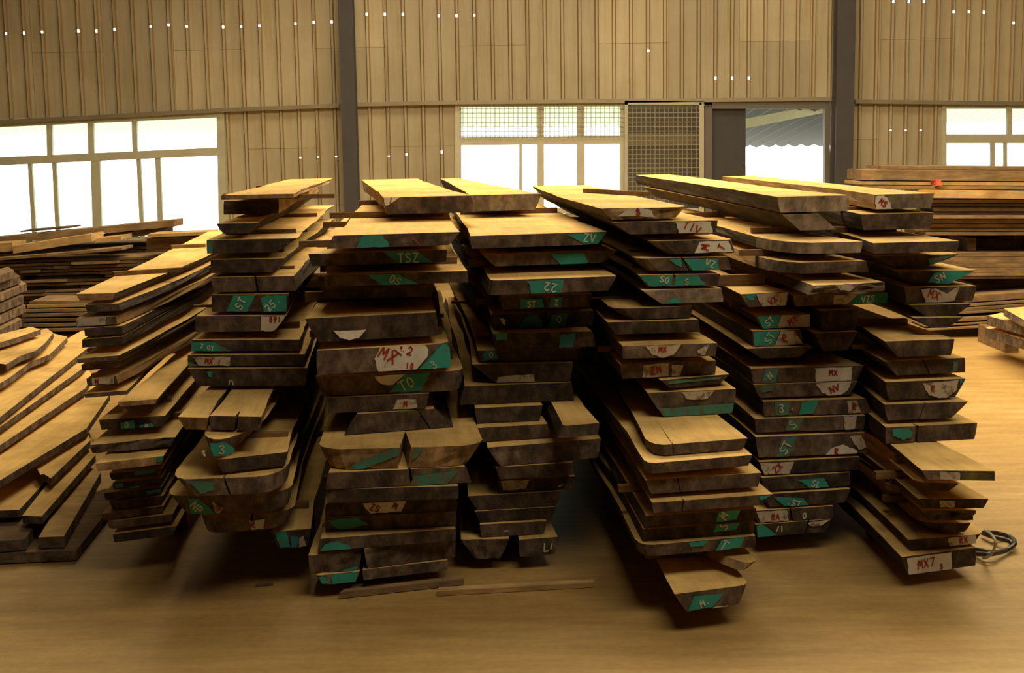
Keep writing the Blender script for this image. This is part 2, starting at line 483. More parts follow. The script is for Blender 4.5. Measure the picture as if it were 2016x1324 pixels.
a(188, 912, 322, 897, 192, 318, 16, 'l', 'tan slab with a teal corner', marks=[('t', [(306, 900), (320, 897), (319, 907), (310, 909)])], D=4.95)
a(215, 932, 318, 922, 220, 315, 13, 'd', 'dark slab with a bright blue patch', marks=[('b', [(264, 925), (302, 918), (305, 929), (267, 935)])])
a(222, 950, 318, 940, 224, 316, 14, 'd', 'dark slab with teal smears', marks=[('t', [(225, 952), (243, 950), (243, 958), (226, 959)]), ('t', [(255, 958), (275, 955), (272, 964), (262, 966)])])
a(205, 970, 318, 958, 208, 316, 14, 'd', 'dark slab with a blue edge streak', marks=[('b', [(286, 966), (316, 962), (316, 968), (290, 972)])])
a(206, 990, 322, 975, 212, 318, 15, 'd', 'brown slab with a round worn corner', cl=(.06, .08))
a(200, 1011, 322, 995, 204, 320, 13, 'm', 'brown slab with a teal right tip', marks=[('t', [(328, 1008), (352, 1002), (352, 1010), (336, 1014)])])
a(205, 1028, 340, 1011, 208, 338, 15, 'm', 'brown slab on the lowest slab', cl=(.05, .06))
a(222, 1051, 348, 1035, 226, 340, 17, 'd', 'lowest slab with a faint teal smear', marks=[('T', [(334, 1034), (346, 1031), (345, 1044), (336, 1046)])])
finish_stack(A)

# --- second stack
B = Stack('B', 'second stack from loose boards', 'slabs in the second stack from the loose boards', 5.4, 5.12, 19, 0.12, 3.0)
def b(*x, **k): return slab(B, *x, **k)
b(437, 381, 578, 384, 437, 578, 8, 'l', 'pale board with a cracked surface', L=2.6, vp=835, side='l')
b(441, 395, 548, 393, 440, 548, 27, 'd', 'dark rough slab with a light side', side='l', rough=.02, gapmin=.024)
b(426, 441, 507, 438, 440, 490, 20, 'd', 'narrow slab with a light top edge', vp=830)
b(407, 471, 585, 470, 408, 545, 27, 'd', 'wide dark slab with a greyish corner', marks=[('T', [(408, 474), (419, 474), (419, 498), (408, 498)])])
b(415, 510, 560, 509, 416, 542, 27, 'd', 'plain dark slab end', rw=.06)
b(415, 545, 578, 544, 422, 582, 29, 'm', 'lighter brown slab end', rw=.1, crack=[(502, .008, .06)])
b(417, 579, 568, 579, 418, 564, 34, 'd', 'slab with two teal blocks',
  marks=[('t', [(460, 581), (503, 581), (487, 613), (446, 613)]), ('t', [(514, 586), (526, 581), (565, 581), (565, 614), (520, 614)])],
  texts=[('ST', 474, 597, 15, 62, 'c'), ('25.', 537, 598, 14, 40, 'c')])
b(385, 622, 564, 621, 385, 540, 31, 'm', 'slab with a white corner patch', marks=[('w', [(514, 622), (561, 622), (560, 638), (532, 654), (514, 650)])], texts=[('160', 542, 628, 10, 180, 'r')])
b(378, 669, 590, 668, 375, 590, 22, 'd', 'slab with a teal wedge reading 7 OT', marks=[('t', [(377, 671), (422, 673), (461, 692), (377, 690)])], texts=[('7 OT', 408, 683, 9, -12, 'c')])
b(370, 698, 600, 697, 370, 600, 22, 'd', 'slab with a worn white label', marks=[('T', [(370, 710), (395, 720), (370, 722)]), ('c', [(379, 702), (454, 702), (452, 720), (392, 719)])], texts=[('MX 1', 420, 711, 10, -8, 'r')])
b(369, 725, 605, 724, 392, 600, 35, 'd', 'dark slab with a chalk arc', marks=[('t', [(409, 731), (419, 731), (417, 742), (410, 741)])], texts=[('(', 454, 752, 9, 0, 'c')])
b(350, 820, 410, 822, 365, 405, 24, 'l', 'short split piece beside the block', L=2.4, D=4.72, id='b12a', vp=850, rw=-.06)
b(413, 818, 514, 820, 414, 509, 27, 'm', 'cracked block with a bare top', pair=True, up='10', L=2.4, D=4.72, vp=795, crack=[(466, .012, .12)], id='b12', side='l')
b(388, 869, 505, 862, 402, 470, 31, 'm', 'tan-topped slab with teal patch reading 3', marks=[('t', [(412, 871), (446, 870), (463, 884), (450, 900), (420, 899)]), ('c', [(392, 890), (402, 884), (405, 898), (396, 900)])], texts=[('3', 437, 884, 17, 0, 'c')],
  D=4.6, cl=(.10, .20), cr=(.16, .45), rw=.1, side='d')
b(425, 905, 566, 889, 440, 560, 26, 'd', 'dark slab below the teal 3 slab', D=4.68)
b(333, 944, 560, 936, 362, 556, 33, 'm', 'rounded slab with a teal smear', marks=[('T', [(367, 945), (424, 948), (421, 964), (396, 972)])], D=4.6, cl=(.06, .14), crack=[(440, .008, .1)], cr=(.1, .2))
b(326, 976, 570, 970, 358, 562, 36, 'm', 'slab with a teal block reading NP', marks=[('t', [(369, 978), (396, 984), (427, 1012), (376, 1011)]), ('c', [(418, 985), (440, 998), (432, 1010), (424, 1008)])], texts=[('NP', 388, 998, 16, -50, 'c'), ('N', 431, 998, 9, 20, 'r')], cl=(.05, .08), cr=(.12, .12))
b(390, 1018, 576, 1008, 402, 560, 32, 'm', 'slab with a small white corner label', marks=[('w', [(490, 1024), (521, 1020), (518, 1041), (494, 1042)])], texts=[('R', 498, 1031, 14, 0, 'r')], crack=[(497, .006, .05)], cr=(.12, .1), cl=(.06, .08))
b(535, 1046, 612, 1040, 548, 605, 34, 'd', 'lowest slab end daubed teal and white', marks=[('t', [(538, 1044), (562, 1041), (572, 1076), (552, 1078)]), ('b', [(570, 1052), (590, 1058), (584, 1076), (574, 1076)]), ('c', [(590, 1058), (597, 1053), (604, 1074), (588, 1076)])])
finish_stack(B)

# --- third stack
C = Stack('C', 'third stack from loose boards', 'slabs in the third stack from the loose boards', 5.35, 4.66, 20, 0.2, 3.0)
def c(*x, **k): return slab(C, *x, **k)
c(754, 389, 927, 384, 762, 937, 33, 'm', 'slab with a white corner patch', marks=[('w', [(755, 389), (789, 387), (764, 404), (756, 405)])], L=3.3, vp=640, side='l', lw=-.02, D=5.8, texts=[('1', 769, 395, 13, -10, 'r')])
c(657, 464, 905, 456, 643, 884, 26, 'm', 'broad slab with a teal arch', marks=[('t', [(702, 487), (711, 466), (720, 463), (751, 462), (764, 476), (767, 485)])], texts=[('/', 818, 473, 14, 70, 'r')], rough=.012, rw=.05)
c(607, 500, 880, 491, 615, 878, 24, 'd', 'slab with blue-teal band reading TSZ', marks=[('b', [(749, 493), (821, 492), (854, 517), (784, 519)])], texts=[('TSZ', 803, 507, 18, 0, 'c')])
c(638, 541, 920, 533, 641, 922, 23, 'm', 'slab with teal band reading OS', marks=[('t', [(724, 540), (784, 538), (828, 562), (756, 565)])], texts=[('OS', 778, 551, 15, -25, 'c')])
c(640, 568, 855, 564, 628, 850, 20, 'd', 'dark slab without paint')
c(600, 627, 858, 614, 628, 862, 46, 'd', 'deep slab with white half-disc label', marks=[('w', [(654, 650), (721, 648), (706, 665), (687, 670), (668, 664)])], gapmax=.045)
c(624, 690, 884, 676, 625, 888, 47, 'm', 'slab with big white label reading MX 12', id='c7', marks=[('w', [(737, 706), (751, 678), (836, 675), (843, 688), (841, 702), (819, 727), (752, 734), (742, 728)]), ('t', [(824, 727), (858, 690), (876, 672), (888, 690), (886, 722), (830, 730)])],
  texts=[('MX', 764, 698, 24, -30, 'r'), ('1', 783, 693, 18, 50, 'r'), ('2', 807, 690, 16, -20, 'r'), ('V', 790, 680, 12, 0, 'r'), ('10', 806, 719, 11, -10, 'r'), ('3', 853, 717, 16, 30, 'c')], cr=(.1, .06))
c(622, 741, 912, 729, 636, 906, 39, 'm', 'slab with teal stripe reading TO', marks=[('w', [(737, 741), (797, 736), (773, 757), (753, 756)]), ('t', [(797, 736), (848, 732), (828, 768), (766, 772)])], texts=[('TO', 800, 755, 20, 25, 'c')], cr=(.06, .06))
c(645, 783, 845, 774, 647, 838, 30, 'm', 'slab with a worn pinkish label', marks=[('c', [(782, 786), (818, 785), (821, 802), (773, 805)])], texts=[('M', 798, 794, 10, 0, 'r')])
c(702, 815, 855, 804, 678, 892, 38, 'm', 'bare wedge-shaped slab end', crack=[(822, .006, .05)])
c(625, 885, 953, 877, 645, 926, 40, 'l', 'wide split slab with faded teal streak', marks=[('T', [(674, 927), (710, 905), (780, 880), (786, 895), (740, 912), (700, 928)]), ('T', [(812, 884), (835, 880), (820, 900), (810, 905)])], D=4.3, crack=[(798, .042, .28)], side='l', cl=(.09, .1), cr=(.12, .1), rough=.03)
c(647, 930, 915, 918, 641, 928, 32, 'm', 'split slab with a teal stripe', marks=[('T', [(814, 937), (905, 925), (880, 952), (806, 958)])], D=4.34, crack=[(806, .010, .08)])
c(645, 963, 902, 956, 643, 902, 25, 'd', 'dark recessed slab', D=4.5)
c(642, 991, 899, 981, 640, 900, 24, 'd', 'slab with white label reading SZ M', marks=[('w', [(714, 990), (800, 986), (790, 1006), (729, 1010)])], texts=[('SZ', 738, 999, 13, 160, 'r'), ('M', 778, 995, 12, -30, 'r')])
c(640, 1018, 898, 1007, 641, 898, 27, 'm', 'slab with a slanted teal bar', marks=[('t', [(643, 1023), (706, 1018), (725, 1032), (668, 1042)])])
c(631, 1060, 897, 1040, 625, 897, 24, 'm', 'slab with a teal half-moon', marks=[('t', [(629, 1085), (640, 1070), (664, 1064), (685, 1072), (692, 1080)])])
c(607, 1093, 712, 1083, 612, 706, 37, 'm', 'narrow rough slab beside a wider one', id='c17a', rough=.02, marks=[('t', [(675, 1120), (704, 1114), (700, 1124), (670, 1126)])])
c(717, 1080, 896, 1058, 724, 896, 38, 'm', 'broad plain slab beside the narrow one', pair=True, up='15', id='c17b', rough=.02)
c(620, 1133, 708, 1124, 632, 700, 19, 'm', 'lowest narrow slab with teal end', up='c17a', marks=[('t', [(650, 1131), (703, 1124), (700, 1146), (656, 1150)]), ('t', [(627, 1135), (640, 1134), (646, 1148), (634, 1148)])], cl=(.02, .03))
c(714, 1121, 881, 1102, 716, 881, 20, 'm', 'lowest plain slab above the timber bearers', pair=True, up='c17b')
finish_stack(C)

# --- fourth stack
Dk = Stack('D', 'fourth stack from loose boards', 'slabs in the fourth stack from the loose boards', 5.55, 5.0, 21, 0.2, 3.0)
def d(*x, **k): return slab(Dk, *x, **k)
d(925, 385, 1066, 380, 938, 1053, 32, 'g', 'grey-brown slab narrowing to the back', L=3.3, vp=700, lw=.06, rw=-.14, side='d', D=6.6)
d(926, 466, 1195, 454, 930, 1176, 25, 'm', 'broad slab with teal corner reading ZV', marks=[('t', [(1114, 461), (1193, 456), (1180, 480), (1150, 481)])], texts=[('ZV', 1160, 468, 16, -10, 'c')])
d(950, 502, 1217, 493, 975, 1190, 23, 'm', 'slab with a plain teal block', lw=-.08, marks=[('t', [(1083, 499), (1148, 497), (1158, 519), (1106, 523)])], cr=(.02, .02))
d(966, 552, 1214, 543, 962, 1197, 29, 'm', 'slab with teal block reading 22', lw=-.08, marks=[('t', [(1039, 553), (1110, 550), (1104, 577), (1048, 580)])], texts=[('22', 1083, 565, 17, 165, 'c')], cl=(.03, .04))
d(985, 583, 1166, 578, 990, 1160, 26, 'd', 'dark slab with two faint blue marks', lw=-.10, marks=[('b', [(1024, 588), (1068, 588), (1070, 605), (1024, 608)]), ('b', [(1084, 586), (1107, 584), (1106, 604), (1082, 606)])], texts=[('ST', 1046, 598, 11, 0, 'c'), ('Z', 1095, 595, 11, 0, 'c')])
d(967, 618, 1168, 611, 972, 1166, 30, 'd', 'slab with teal arch and split', lw=-.08, marks=[('b', [(1021, 646), (1033, 625), (1054, 619), (1067, 630), (1068, 643)]), ('t', [(1082, 644), (1085, 620), (1117, 616), (1113, 641)]), ('w', [(982, 626), (996, 628), (994, 640)])], texts=[('O', 1100, 628, 13, 0, 'c')], crack=[(1075, .008, .05)])
d(970, 656, 1166, 652, 976, 1173, 30, 'd', 'slab with two teal marks', lw=-.07, marks=[('t', [(970, 652), (1001, 650), (998, 668), (978, 670)]), ('b', [(1103, 658), (1133, 655), (1127, 684), (1100, 688)])], D=5.0)
d(940, 690, 1150, 686, 946, 1150, 22, 'd', 'dark slab with a blue corner mark', lw=-.04, marks=[('b', [(954, 689), (974, 688), (981, 706), (951, 710)])], texts=[('O', 967, 698, 11, 0, 'c')], cr=(.04, .05))
d(930, 717, 1128, 713, 975, 1122, 36, 'd', 'slab with a chalky worn lower edge', marks=[('c', [(980, 742), (1050, 735), (1052, 753), (976, 756)])])
d(915, 760, 1125, 752, 905, 1130, 36, 'd', 'dark wide slab without paint')
d(935, 803, 1068, 797, 940, 1062, 30, 'd', 'dark slab set back in shade', D=5.12, id='d10b')
d(940, 842, 1078, 834, 946, 1086, 27, 'm', 'brown slab beside a tapering slab', D=4.95, id='d11a')
d(1109, 838, 1180, 832, 1098, 1176, 24, 'm', 'tapering slab with a long bare top', pair=True, up='9', D=4.72, id='d11b', cl=(.02, .03), vp=795, L=2.2)
d(960, 881, 1183, 863, 985, 1177, 37, 'm', 'slab with a lit top edge', D=4.65, rough=.015)
d(976, 919, 1128, 910, 985, 1128, 24, 'd', 'dark narrow slab', D=4.75)
d(982, 945, 1132, 937, 985, 1130, 24, 'd', 'slab with a worn white smear', marks=[('c', [(986, 946), (1043, 943), (1034, 961), (990, 964)])], texts=[('/', 1103, 955, 8, -50, 'c')])
d(922, 976, 1105, 966, 940, 1095, 28, 'd', 'dark slab wider than its neighbours')
d(935, 1006, 1092, 997, 945, 1085, 22, 'd', 'dark slab with a flat end')
d(945, 1032, 1076, 1025, 948, 1070, 25, 'm', 'short-ended slab with a chalk tick', texts=[('/', 996, 1044, 8, -60, 'c')])
d(908, 1062, 1003, 1060, 935, 985, 38, 'm', 'lowest wedge-shaped slab', id='d18a', rough=.02)
d(1022, 1062, 1098, 1056, 1024, 1092, 34, 'm', 'lowest slab with chalk letter L', pair=True, up='18', texts=[('L', 1075, 1076, 18, 0, 'c'), ('1', 1085, 1074, 12, -15, 'c')])
finish_stack(Dk)

# --- fifth stack
E = Stack('E', 'fifth stack from loose boards', 'slabs in the fifth stack from the loose boards', 5.3, 4.85, 21, 0.12, 3.3)
def e_(*x, **k): return slab(E, *x, **k)
e_(1183, 404, 1361, 414, 1205, 1340, 22, 'l', 'knotty pale slab with white label reading 8', marks=[('w', [(1216, 425), (1238, 411), (1258, 407), (1281, 413), (1290, 427)])], texts=[('8', 1256, 417, 14, 10, 'r')], rough=.05, bowl=-.03, L=3.0, yaw=.02, cr=(.08, .12))
e_(1205, 435, 1413, 436, 1240, 1408, 24, 'm', 'slab with white label reading T1V', marks=[('w', [(1330, 437), (1400, 436), (1403, 458), (1336, 459)])], texts=[('T1V', 1362, 447, 15, -25, 'r')])
e_(1278, 474, 1442, 472, 1315, 1450, 26, 'm', 'slab with white label reading M 1', marks=[('w', [(1377, 476), (1433, 474), (1444, 495), (1367, 498)])], texts=[('M', 1388, 486, 15, 80, 'r'), ('T', 1420, 486, 13, 60, 'r')], cl=(.04, .05), cr=(.03, .03))
e_(1252, 508, 1433, 506, 1275, 1438, 25, 'm', 'slab with long teal band reading VZ', marks=[('t', [(1318, 510), (1341, 509), (1342, 525), (1330, 520)]), ('t', [(1346, 510), (1413, 509), (1415, 532), (1363, 532)])], texts=[('VZ', 1398, 518, 13, -20, 'c')], crack=[(1343, .006, .05)], cl=(.04, .06))
e_(1258, 541, 1418, 540, 1276, 1412, 23, 'm', 'slab with teal end reading SO S', marks=[('t', [(1263, 543), (1324, 541), (1321, 562), (1281, 563), (1265, 553)]), ('t', [(1331, 541), (1374, 541), (1389, 560), (1327, 563)])], texts=[('SO', 1308, 550, 12, -15, 'c'), ('S', 1352, 554, 11, 0, 'c')], crack=[(1327, .006, .05)])
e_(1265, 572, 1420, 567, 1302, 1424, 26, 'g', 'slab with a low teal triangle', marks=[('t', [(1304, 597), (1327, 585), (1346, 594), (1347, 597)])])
e_(1205, 608, 1362, 602, 1235, 1360, 22, 'd', 'dark bowed slab without paint', cl=(.06, .1))
e_(1196, 634, 1375, 629, 1212, 1378, 24, 'd', 'dark plain slab with a long side')
e_(1226, 681, 1412, 675, 1226, 1408, 25, 'm', 'slab with a white half-disc label', marks=[('c', [(1271, 681), (1341, 677), (1328, 696), (1304, 704), (1282, 697)]), ('c', [(1372, 690), (1392, 678), (1396, 678), (1388, 698), (1380, 699)])], texts=[('MX', 1304, 687, 10, 0, 'r')])
e_(1221, 718, 1409, 709, 1226, 1408, 27, 'm', 'slab with square white label reading ZN', marks=[('c', [(1266, 718), (1316, 714), (1316, 740), (1264, 742)]), ('c', [(1322, 716), (1345, 718), (1338, 738), (1322, 740)])], texts=[('ZN', 1290, 728, 15, 10, 'r')], side='d')
e_(1300, 748, 1436, 736, 1320, 1418, 17, 'd', 'thin dark slab with teal edge', marks=[('T', [(1316, 750), (1420, 741), (1416, 746), (1316, 756)])])
e_(1275, 773, 1449, 765, 1306, 1441, 47, 'm', 'thick faded teal slab with white smudge', marks=[('T', [(1290, 803), (1445, 793), (1440, 812), (1306, 822)]), ('c', [(1340, 771), (1408, 767), (1392, 784), (1370, 786), (1352, 785)])])
e_(1282, 877, 1472, 862, 1286, 1462, 21, 'm', 'tan-topped slab below the thick teal slab', D=4.5, bowl=.05, cl=(.05, .12), crack=[(1325, .003, .10)])
e_(1273, 912, 1481, 895, 1273, 1473, 21, 'm', 'plain slab with a lit top edge', D=4.52, cl=(.03, .05))
e_(1271, 945, 1499, 930, 1282, 1492, 27, 'm', 'plain slab with a vertical split', D=4.54, crack=[(1334, .004, .03)])
e_(1284, 989, 1521, 972, 1287, 1500, 21, 'm', 'widest plain slab with a teal tip', D=4.5, marks=[('t', [(1493, 977), (1518, 973), (1505, 982), (1497, 983)])], crack=[(1346, .005, .05)])
e_(1272, 1015, 1489, 1001, 1268, 1490, 21, 'd', 'slab with teal block reading M', D=4.56, marks=[('t', [(1415, 1006), (1457, 1002), (1450, 1022), (1408, 1026)])], texts=[('M', 1424, 1014, 17, 55, 'c')])
e_(1266, 1041, 1486, 1026, 1265, 1483, 23, 'd', 'slab with teal block reading S', marks=[('t', [(1412, 1027), (1460, 1022), (1448, 1042), (1404, 1047)])], texts=[('S', 1424, 1034, 17, 55, 'c')], D=4.56)
e_(1258, 1074, 1487, 1054, 1262, 1488, 22, 'm', 'slab with teal block reading T', marks=[('t', [(1356, 1067), (1394, 1062), (1386, 1073), (1360, 1076)]), ('t', [(1420, 1062), (1466, 1055), (1456, 1077), (1408, 1083)])], texts=[('T', 1424, 1072, 19, -35, 'c'), ('.', 1434, 1062, 14, 0, 'c')], D=4.5, cl=(.05, .08))
e_(1398, 1127, 1497, 1111, 1400, 1478, 14, 'l', 'pale wedge board above the lowest slab', cl=(.16, .35, 1), cr=(.09, .05, 1), D=4.42, bowl=-.02)
e_(1328, 1169, 1475, 1150, 1352, 1460, 36, 'm', 'lowest slab with speckled teal patch', marks=[('t', [(1366, 1172), (1424, 1168), (1402, 1194), (1354, 1202)]), ('w', [(1404, 1194), (1432, 1190), (1436, 1195), (1400, 1199)])], texts=[('M.', 1386, 1184, 14, 20, 'c')], D=4.4, cr=(.03, .04))
finish_stack(E)

# --- sixth stack
Fk = Stack('F', 'sixth stack from loose boards', 'slabs in the sixth stack from the loose boards', 5.6, 5.2, 22, 0.2, 3.6)
Fk.shr = .045
def f(*x, **k): return slab(Fk, *x, **k)
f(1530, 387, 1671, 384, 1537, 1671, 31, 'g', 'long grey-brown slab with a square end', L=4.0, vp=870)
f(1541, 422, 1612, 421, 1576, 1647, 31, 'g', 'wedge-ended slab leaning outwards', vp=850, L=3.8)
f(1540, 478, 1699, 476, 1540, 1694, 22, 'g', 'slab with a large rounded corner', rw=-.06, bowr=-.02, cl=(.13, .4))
f(1535, 517, 1705, 514, 1530, 1710, 22, 'm', 'slab with a splintered side', cl=(.10, .35), side='l', rough=.01)
f(1604, 563, 1744, 555, 1592, 1743, 17, 'm', 'chipped slab with scraps of white label', id='f5', rough=.05, marks=[('c', [(1645, 560), (1690, 558), (1672, 574), (1650, 568)])])
f(1458, 579, 1552, 574, 1474, 1548, 26, 'm', 'narrow slab with white and teal end', pair=True, up='3', id='f5b', marks=[('t', [(1466, 580), (1486, 578), (1484, 592), (1474, 590)]), ('c', [(1488, 579), (1550, 575), (1546, 602), (1500, 604)])], texts=[('VX', 1520, 591, 12, 30, 'r')])
f(1562, 583, 1748, 576, 1566, 1745, 20, 'm', 'slab with teal streaked with white', up='f5', id='f6', marks=[('c', [(1640, 580), (1690, 578), (1668, 598), (1640, 598)]), ('t', [(1690, 579), (1748, 576), (1745, 597), (1667, 600)])], texts=[('VZS', 1708, 588, 12, 5, 'c')])
f(1487, 622, 1594, 618, 1502, 1594, 25, 'm', 'slab with teal and white end reading STM', up='f5b', id='f7', marks=[('t', [(1492, 623), (1538, 619), (1529, 645), (1503, 647)]), ('c', [(1539, 619), (1600, 617), (1600, 642), (1530, 645)])], texts=[('ST', 1514, 632, 12, 40, 'c'), ('MX', 1560, 631, 13, 25, 'r')])
f(1616, 612, 1688, 608, 1619, 1684, 40, 'd', 'short dark end block', rw=-.1, pair=True, up='f6', id='f7b')
f(1482, 652, 1576, 649, 1484, 1582, 29, 'm', 'slab with teal and rounded white end', up='f7', id='f8', marks=[('t', [(1484, 654), (1536, 650), (1524, 680), (1484, 681)]), ('c', [(1537, 650), (1562, 650), (1580, 676), (1525, 680)])], texts=[('ST', 1514, 665, 14, 60, 'c'), ('R', 1544, 665, 14, 0, 'r')])
f(1604, 656, 1688, 652, 1622, 1668, 36, 'd', 'dark wedge block', pair=True, up='f7b', id='f8b')
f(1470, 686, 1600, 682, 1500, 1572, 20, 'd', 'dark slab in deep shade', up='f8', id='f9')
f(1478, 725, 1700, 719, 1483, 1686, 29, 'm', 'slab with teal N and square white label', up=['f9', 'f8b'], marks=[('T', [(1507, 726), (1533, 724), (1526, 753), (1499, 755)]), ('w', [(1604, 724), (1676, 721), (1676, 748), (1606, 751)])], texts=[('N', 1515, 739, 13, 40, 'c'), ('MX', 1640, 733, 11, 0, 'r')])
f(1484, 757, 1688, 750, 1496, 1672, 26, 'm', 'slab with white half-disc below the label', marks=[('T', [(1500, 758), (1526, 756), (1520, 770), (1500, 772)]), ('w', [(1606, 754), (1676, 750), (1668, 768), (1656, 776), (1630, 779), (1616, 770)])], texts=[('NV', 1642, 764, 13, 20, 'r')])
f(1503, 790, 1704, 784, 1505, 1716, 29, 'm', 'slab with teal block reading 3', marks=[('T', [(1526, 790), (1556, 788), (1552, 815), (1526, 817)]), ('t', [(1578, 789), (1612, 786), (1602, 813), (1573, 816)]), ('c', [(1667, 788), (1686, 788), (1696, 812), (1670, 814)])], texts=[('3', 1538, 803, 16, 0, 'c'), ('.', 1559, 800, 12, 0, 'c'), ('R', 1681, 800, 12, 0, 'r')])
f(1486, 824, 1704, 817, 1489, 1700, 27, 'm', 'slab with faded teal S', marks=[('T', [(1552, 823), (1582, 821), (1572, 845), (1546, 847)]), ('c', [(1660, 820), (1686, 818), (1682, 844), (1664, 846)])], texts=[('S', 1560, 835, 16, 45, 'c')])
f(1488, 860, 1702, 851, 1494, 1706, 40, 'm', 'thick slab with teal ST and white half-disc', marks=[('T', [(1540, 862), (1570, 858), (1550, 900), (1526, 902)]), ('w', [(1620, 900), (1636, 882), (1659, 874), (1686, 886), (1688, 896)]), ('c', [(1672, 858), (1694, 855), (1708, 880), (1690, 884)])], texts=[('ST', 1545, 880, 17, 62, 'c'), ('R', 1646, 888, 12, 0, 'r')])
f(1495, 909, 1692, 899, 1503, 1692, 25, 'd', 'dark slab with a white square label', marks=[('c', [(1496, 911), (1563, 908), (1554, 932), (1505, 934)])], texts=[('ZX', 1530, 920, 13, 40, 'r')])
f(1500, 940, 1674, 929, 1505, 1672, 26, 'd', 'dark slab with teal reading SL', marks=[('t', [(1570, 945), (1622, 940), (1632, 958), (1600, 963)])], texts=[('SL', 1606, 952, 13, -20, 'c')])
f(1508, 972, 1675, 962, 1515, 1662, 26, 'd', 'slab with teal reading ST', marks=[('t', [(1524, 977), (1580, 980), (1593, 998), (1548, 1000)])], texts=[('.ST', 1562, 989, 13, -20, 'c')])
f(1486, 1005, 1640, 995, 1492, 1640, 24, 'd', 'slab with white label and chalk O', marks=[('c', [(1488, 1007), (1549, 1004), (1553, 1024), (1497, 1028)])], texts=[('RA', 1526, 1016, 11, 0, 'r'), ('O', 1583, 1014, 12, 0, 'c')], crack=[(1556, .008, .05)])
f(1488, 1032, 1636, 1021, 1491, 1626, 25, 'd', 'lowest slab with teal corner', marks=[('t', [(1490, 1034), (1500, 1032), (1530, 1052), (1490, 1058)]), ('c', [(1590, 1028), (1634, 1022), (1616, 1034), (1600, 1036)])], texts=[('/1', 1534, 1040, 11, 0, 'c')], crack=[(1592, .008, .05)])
finish_stack(Fk)

# --- seventh stack, beside the cable
G = Stack('G', 'stack beside black cable', 'slabs in the stack beside the black cable', 5.6, 4.80, 20, 0.15, 3.2)
G.shl = .045
def g(*x, **k): return slab(G, *x, **k)
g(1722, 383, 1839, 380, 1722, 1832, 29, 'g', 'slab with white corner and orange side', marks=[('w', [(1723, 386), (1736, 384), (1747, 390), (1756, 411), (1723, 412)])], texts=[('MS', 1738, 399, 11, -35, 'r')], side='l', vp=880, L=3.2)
g(1696, 422, 1838, 418, 1700, 1832, 31, 'm', 'plain thick slab end', vp=860)
g(1719, 478, 1888, 474, 1722, 1884, 21, 'm', 'slab with a broad lit top', lw=.05, bowl=.025)
g(1722, 504, 1890, 500, 1756, 1836, 20, 'd', 'slanted slab with a green tint', marks=[('T', [(1825, 508), (1880, 501), (1832, 522)])], rw=-.02)
g(1765, 533, 1922, 532, 1792, 1868, 26, 'd', 'pointed slab with teal end reading SN', marks=[('t', [(1826, 556), (1838, 538), (1856, 533), (1918, 533), (1868, 558)])], texts=[('SN', 1850, 546, 14, 25, 'c')])
g(1781, 566, 1923, 563, 1786, 1914, 30, 'd', 'slab with white label reading MX', marks=[('c', [(1813, 569), (1842, 567), (1864, 578), (1880, 566), (1888, 566), (1878, 592), (1822, 595)])], texts=[('MX', 1838, 579, 15, -15, 'r')])
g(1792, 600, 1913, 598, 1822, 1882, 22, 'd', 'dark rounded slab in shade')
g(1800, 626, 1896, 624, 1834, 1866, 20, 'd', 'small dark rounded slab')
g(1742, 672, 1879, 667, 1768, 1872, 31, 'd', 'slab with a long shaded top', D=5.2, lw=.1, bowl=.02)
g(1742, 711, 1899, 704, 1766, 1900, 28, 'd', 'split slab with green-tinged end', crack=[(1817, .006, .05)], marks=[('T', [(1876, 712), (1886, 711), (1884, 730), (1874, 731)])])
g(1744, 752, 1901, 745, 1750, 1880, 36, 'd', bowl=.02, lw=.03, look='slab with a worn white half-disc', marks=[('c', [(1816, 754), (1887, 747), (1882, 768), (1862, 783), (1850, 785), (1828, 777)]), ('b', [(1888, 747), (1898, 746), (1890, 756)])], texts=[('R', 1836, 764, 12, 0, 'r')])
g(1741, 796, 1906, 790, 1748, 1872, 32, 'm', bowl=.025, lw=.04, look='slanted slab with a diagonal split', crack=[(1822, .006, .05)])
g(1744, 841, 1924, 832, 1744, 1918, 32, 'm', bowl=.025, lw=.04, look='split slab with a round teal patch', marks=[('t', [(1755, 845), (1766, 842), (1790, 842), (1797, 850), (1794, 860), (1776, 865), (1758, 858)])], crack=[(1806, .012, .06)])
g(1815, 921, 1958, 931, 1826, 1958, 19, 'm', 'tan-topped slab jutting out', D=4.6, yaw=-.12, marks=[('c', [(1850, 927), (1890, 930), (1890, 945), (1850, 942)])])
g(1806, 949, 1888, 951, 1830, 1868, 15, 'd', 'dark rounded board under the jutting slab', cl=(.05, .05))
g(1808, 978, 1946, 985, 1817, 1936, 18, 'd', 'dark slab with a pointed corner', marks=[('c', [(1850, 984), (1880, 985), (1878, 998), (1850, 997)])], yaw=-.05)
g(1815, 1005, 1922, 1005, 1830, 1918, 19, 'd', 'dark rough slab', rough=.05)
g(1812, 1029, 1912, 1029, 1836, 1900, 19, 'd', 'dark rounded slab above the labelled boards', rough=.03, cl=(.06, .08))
g(1788, 1062, 1945, 1050, 1793, 1930, 19, 'd', 'slab with red letters RX', marks=[('c', [(1864, 1058), (1920, 1052), (1920, 1068), (1868, 1074)])], texts=[('RX', 1896, 1062, 12, 10, 'r')], cr=(.05, .08))
g(1775, 1096, 1921, 1077, 1788, 1920, 35, 'd', 'lowest slab with white label reading MX7', marks=[('w', [(1785, 1098), (1872, 1086), (1872, 1122), (1789, 1132)])], texts=[('MX7', 1822, 1107, 17, 5, 'r'), ('S', 1852, 1114, 10, 0, 'r')])
finish_stack(G)
for s_ in (A, B, C, Dk, E, Fk, G): spacers(s_)

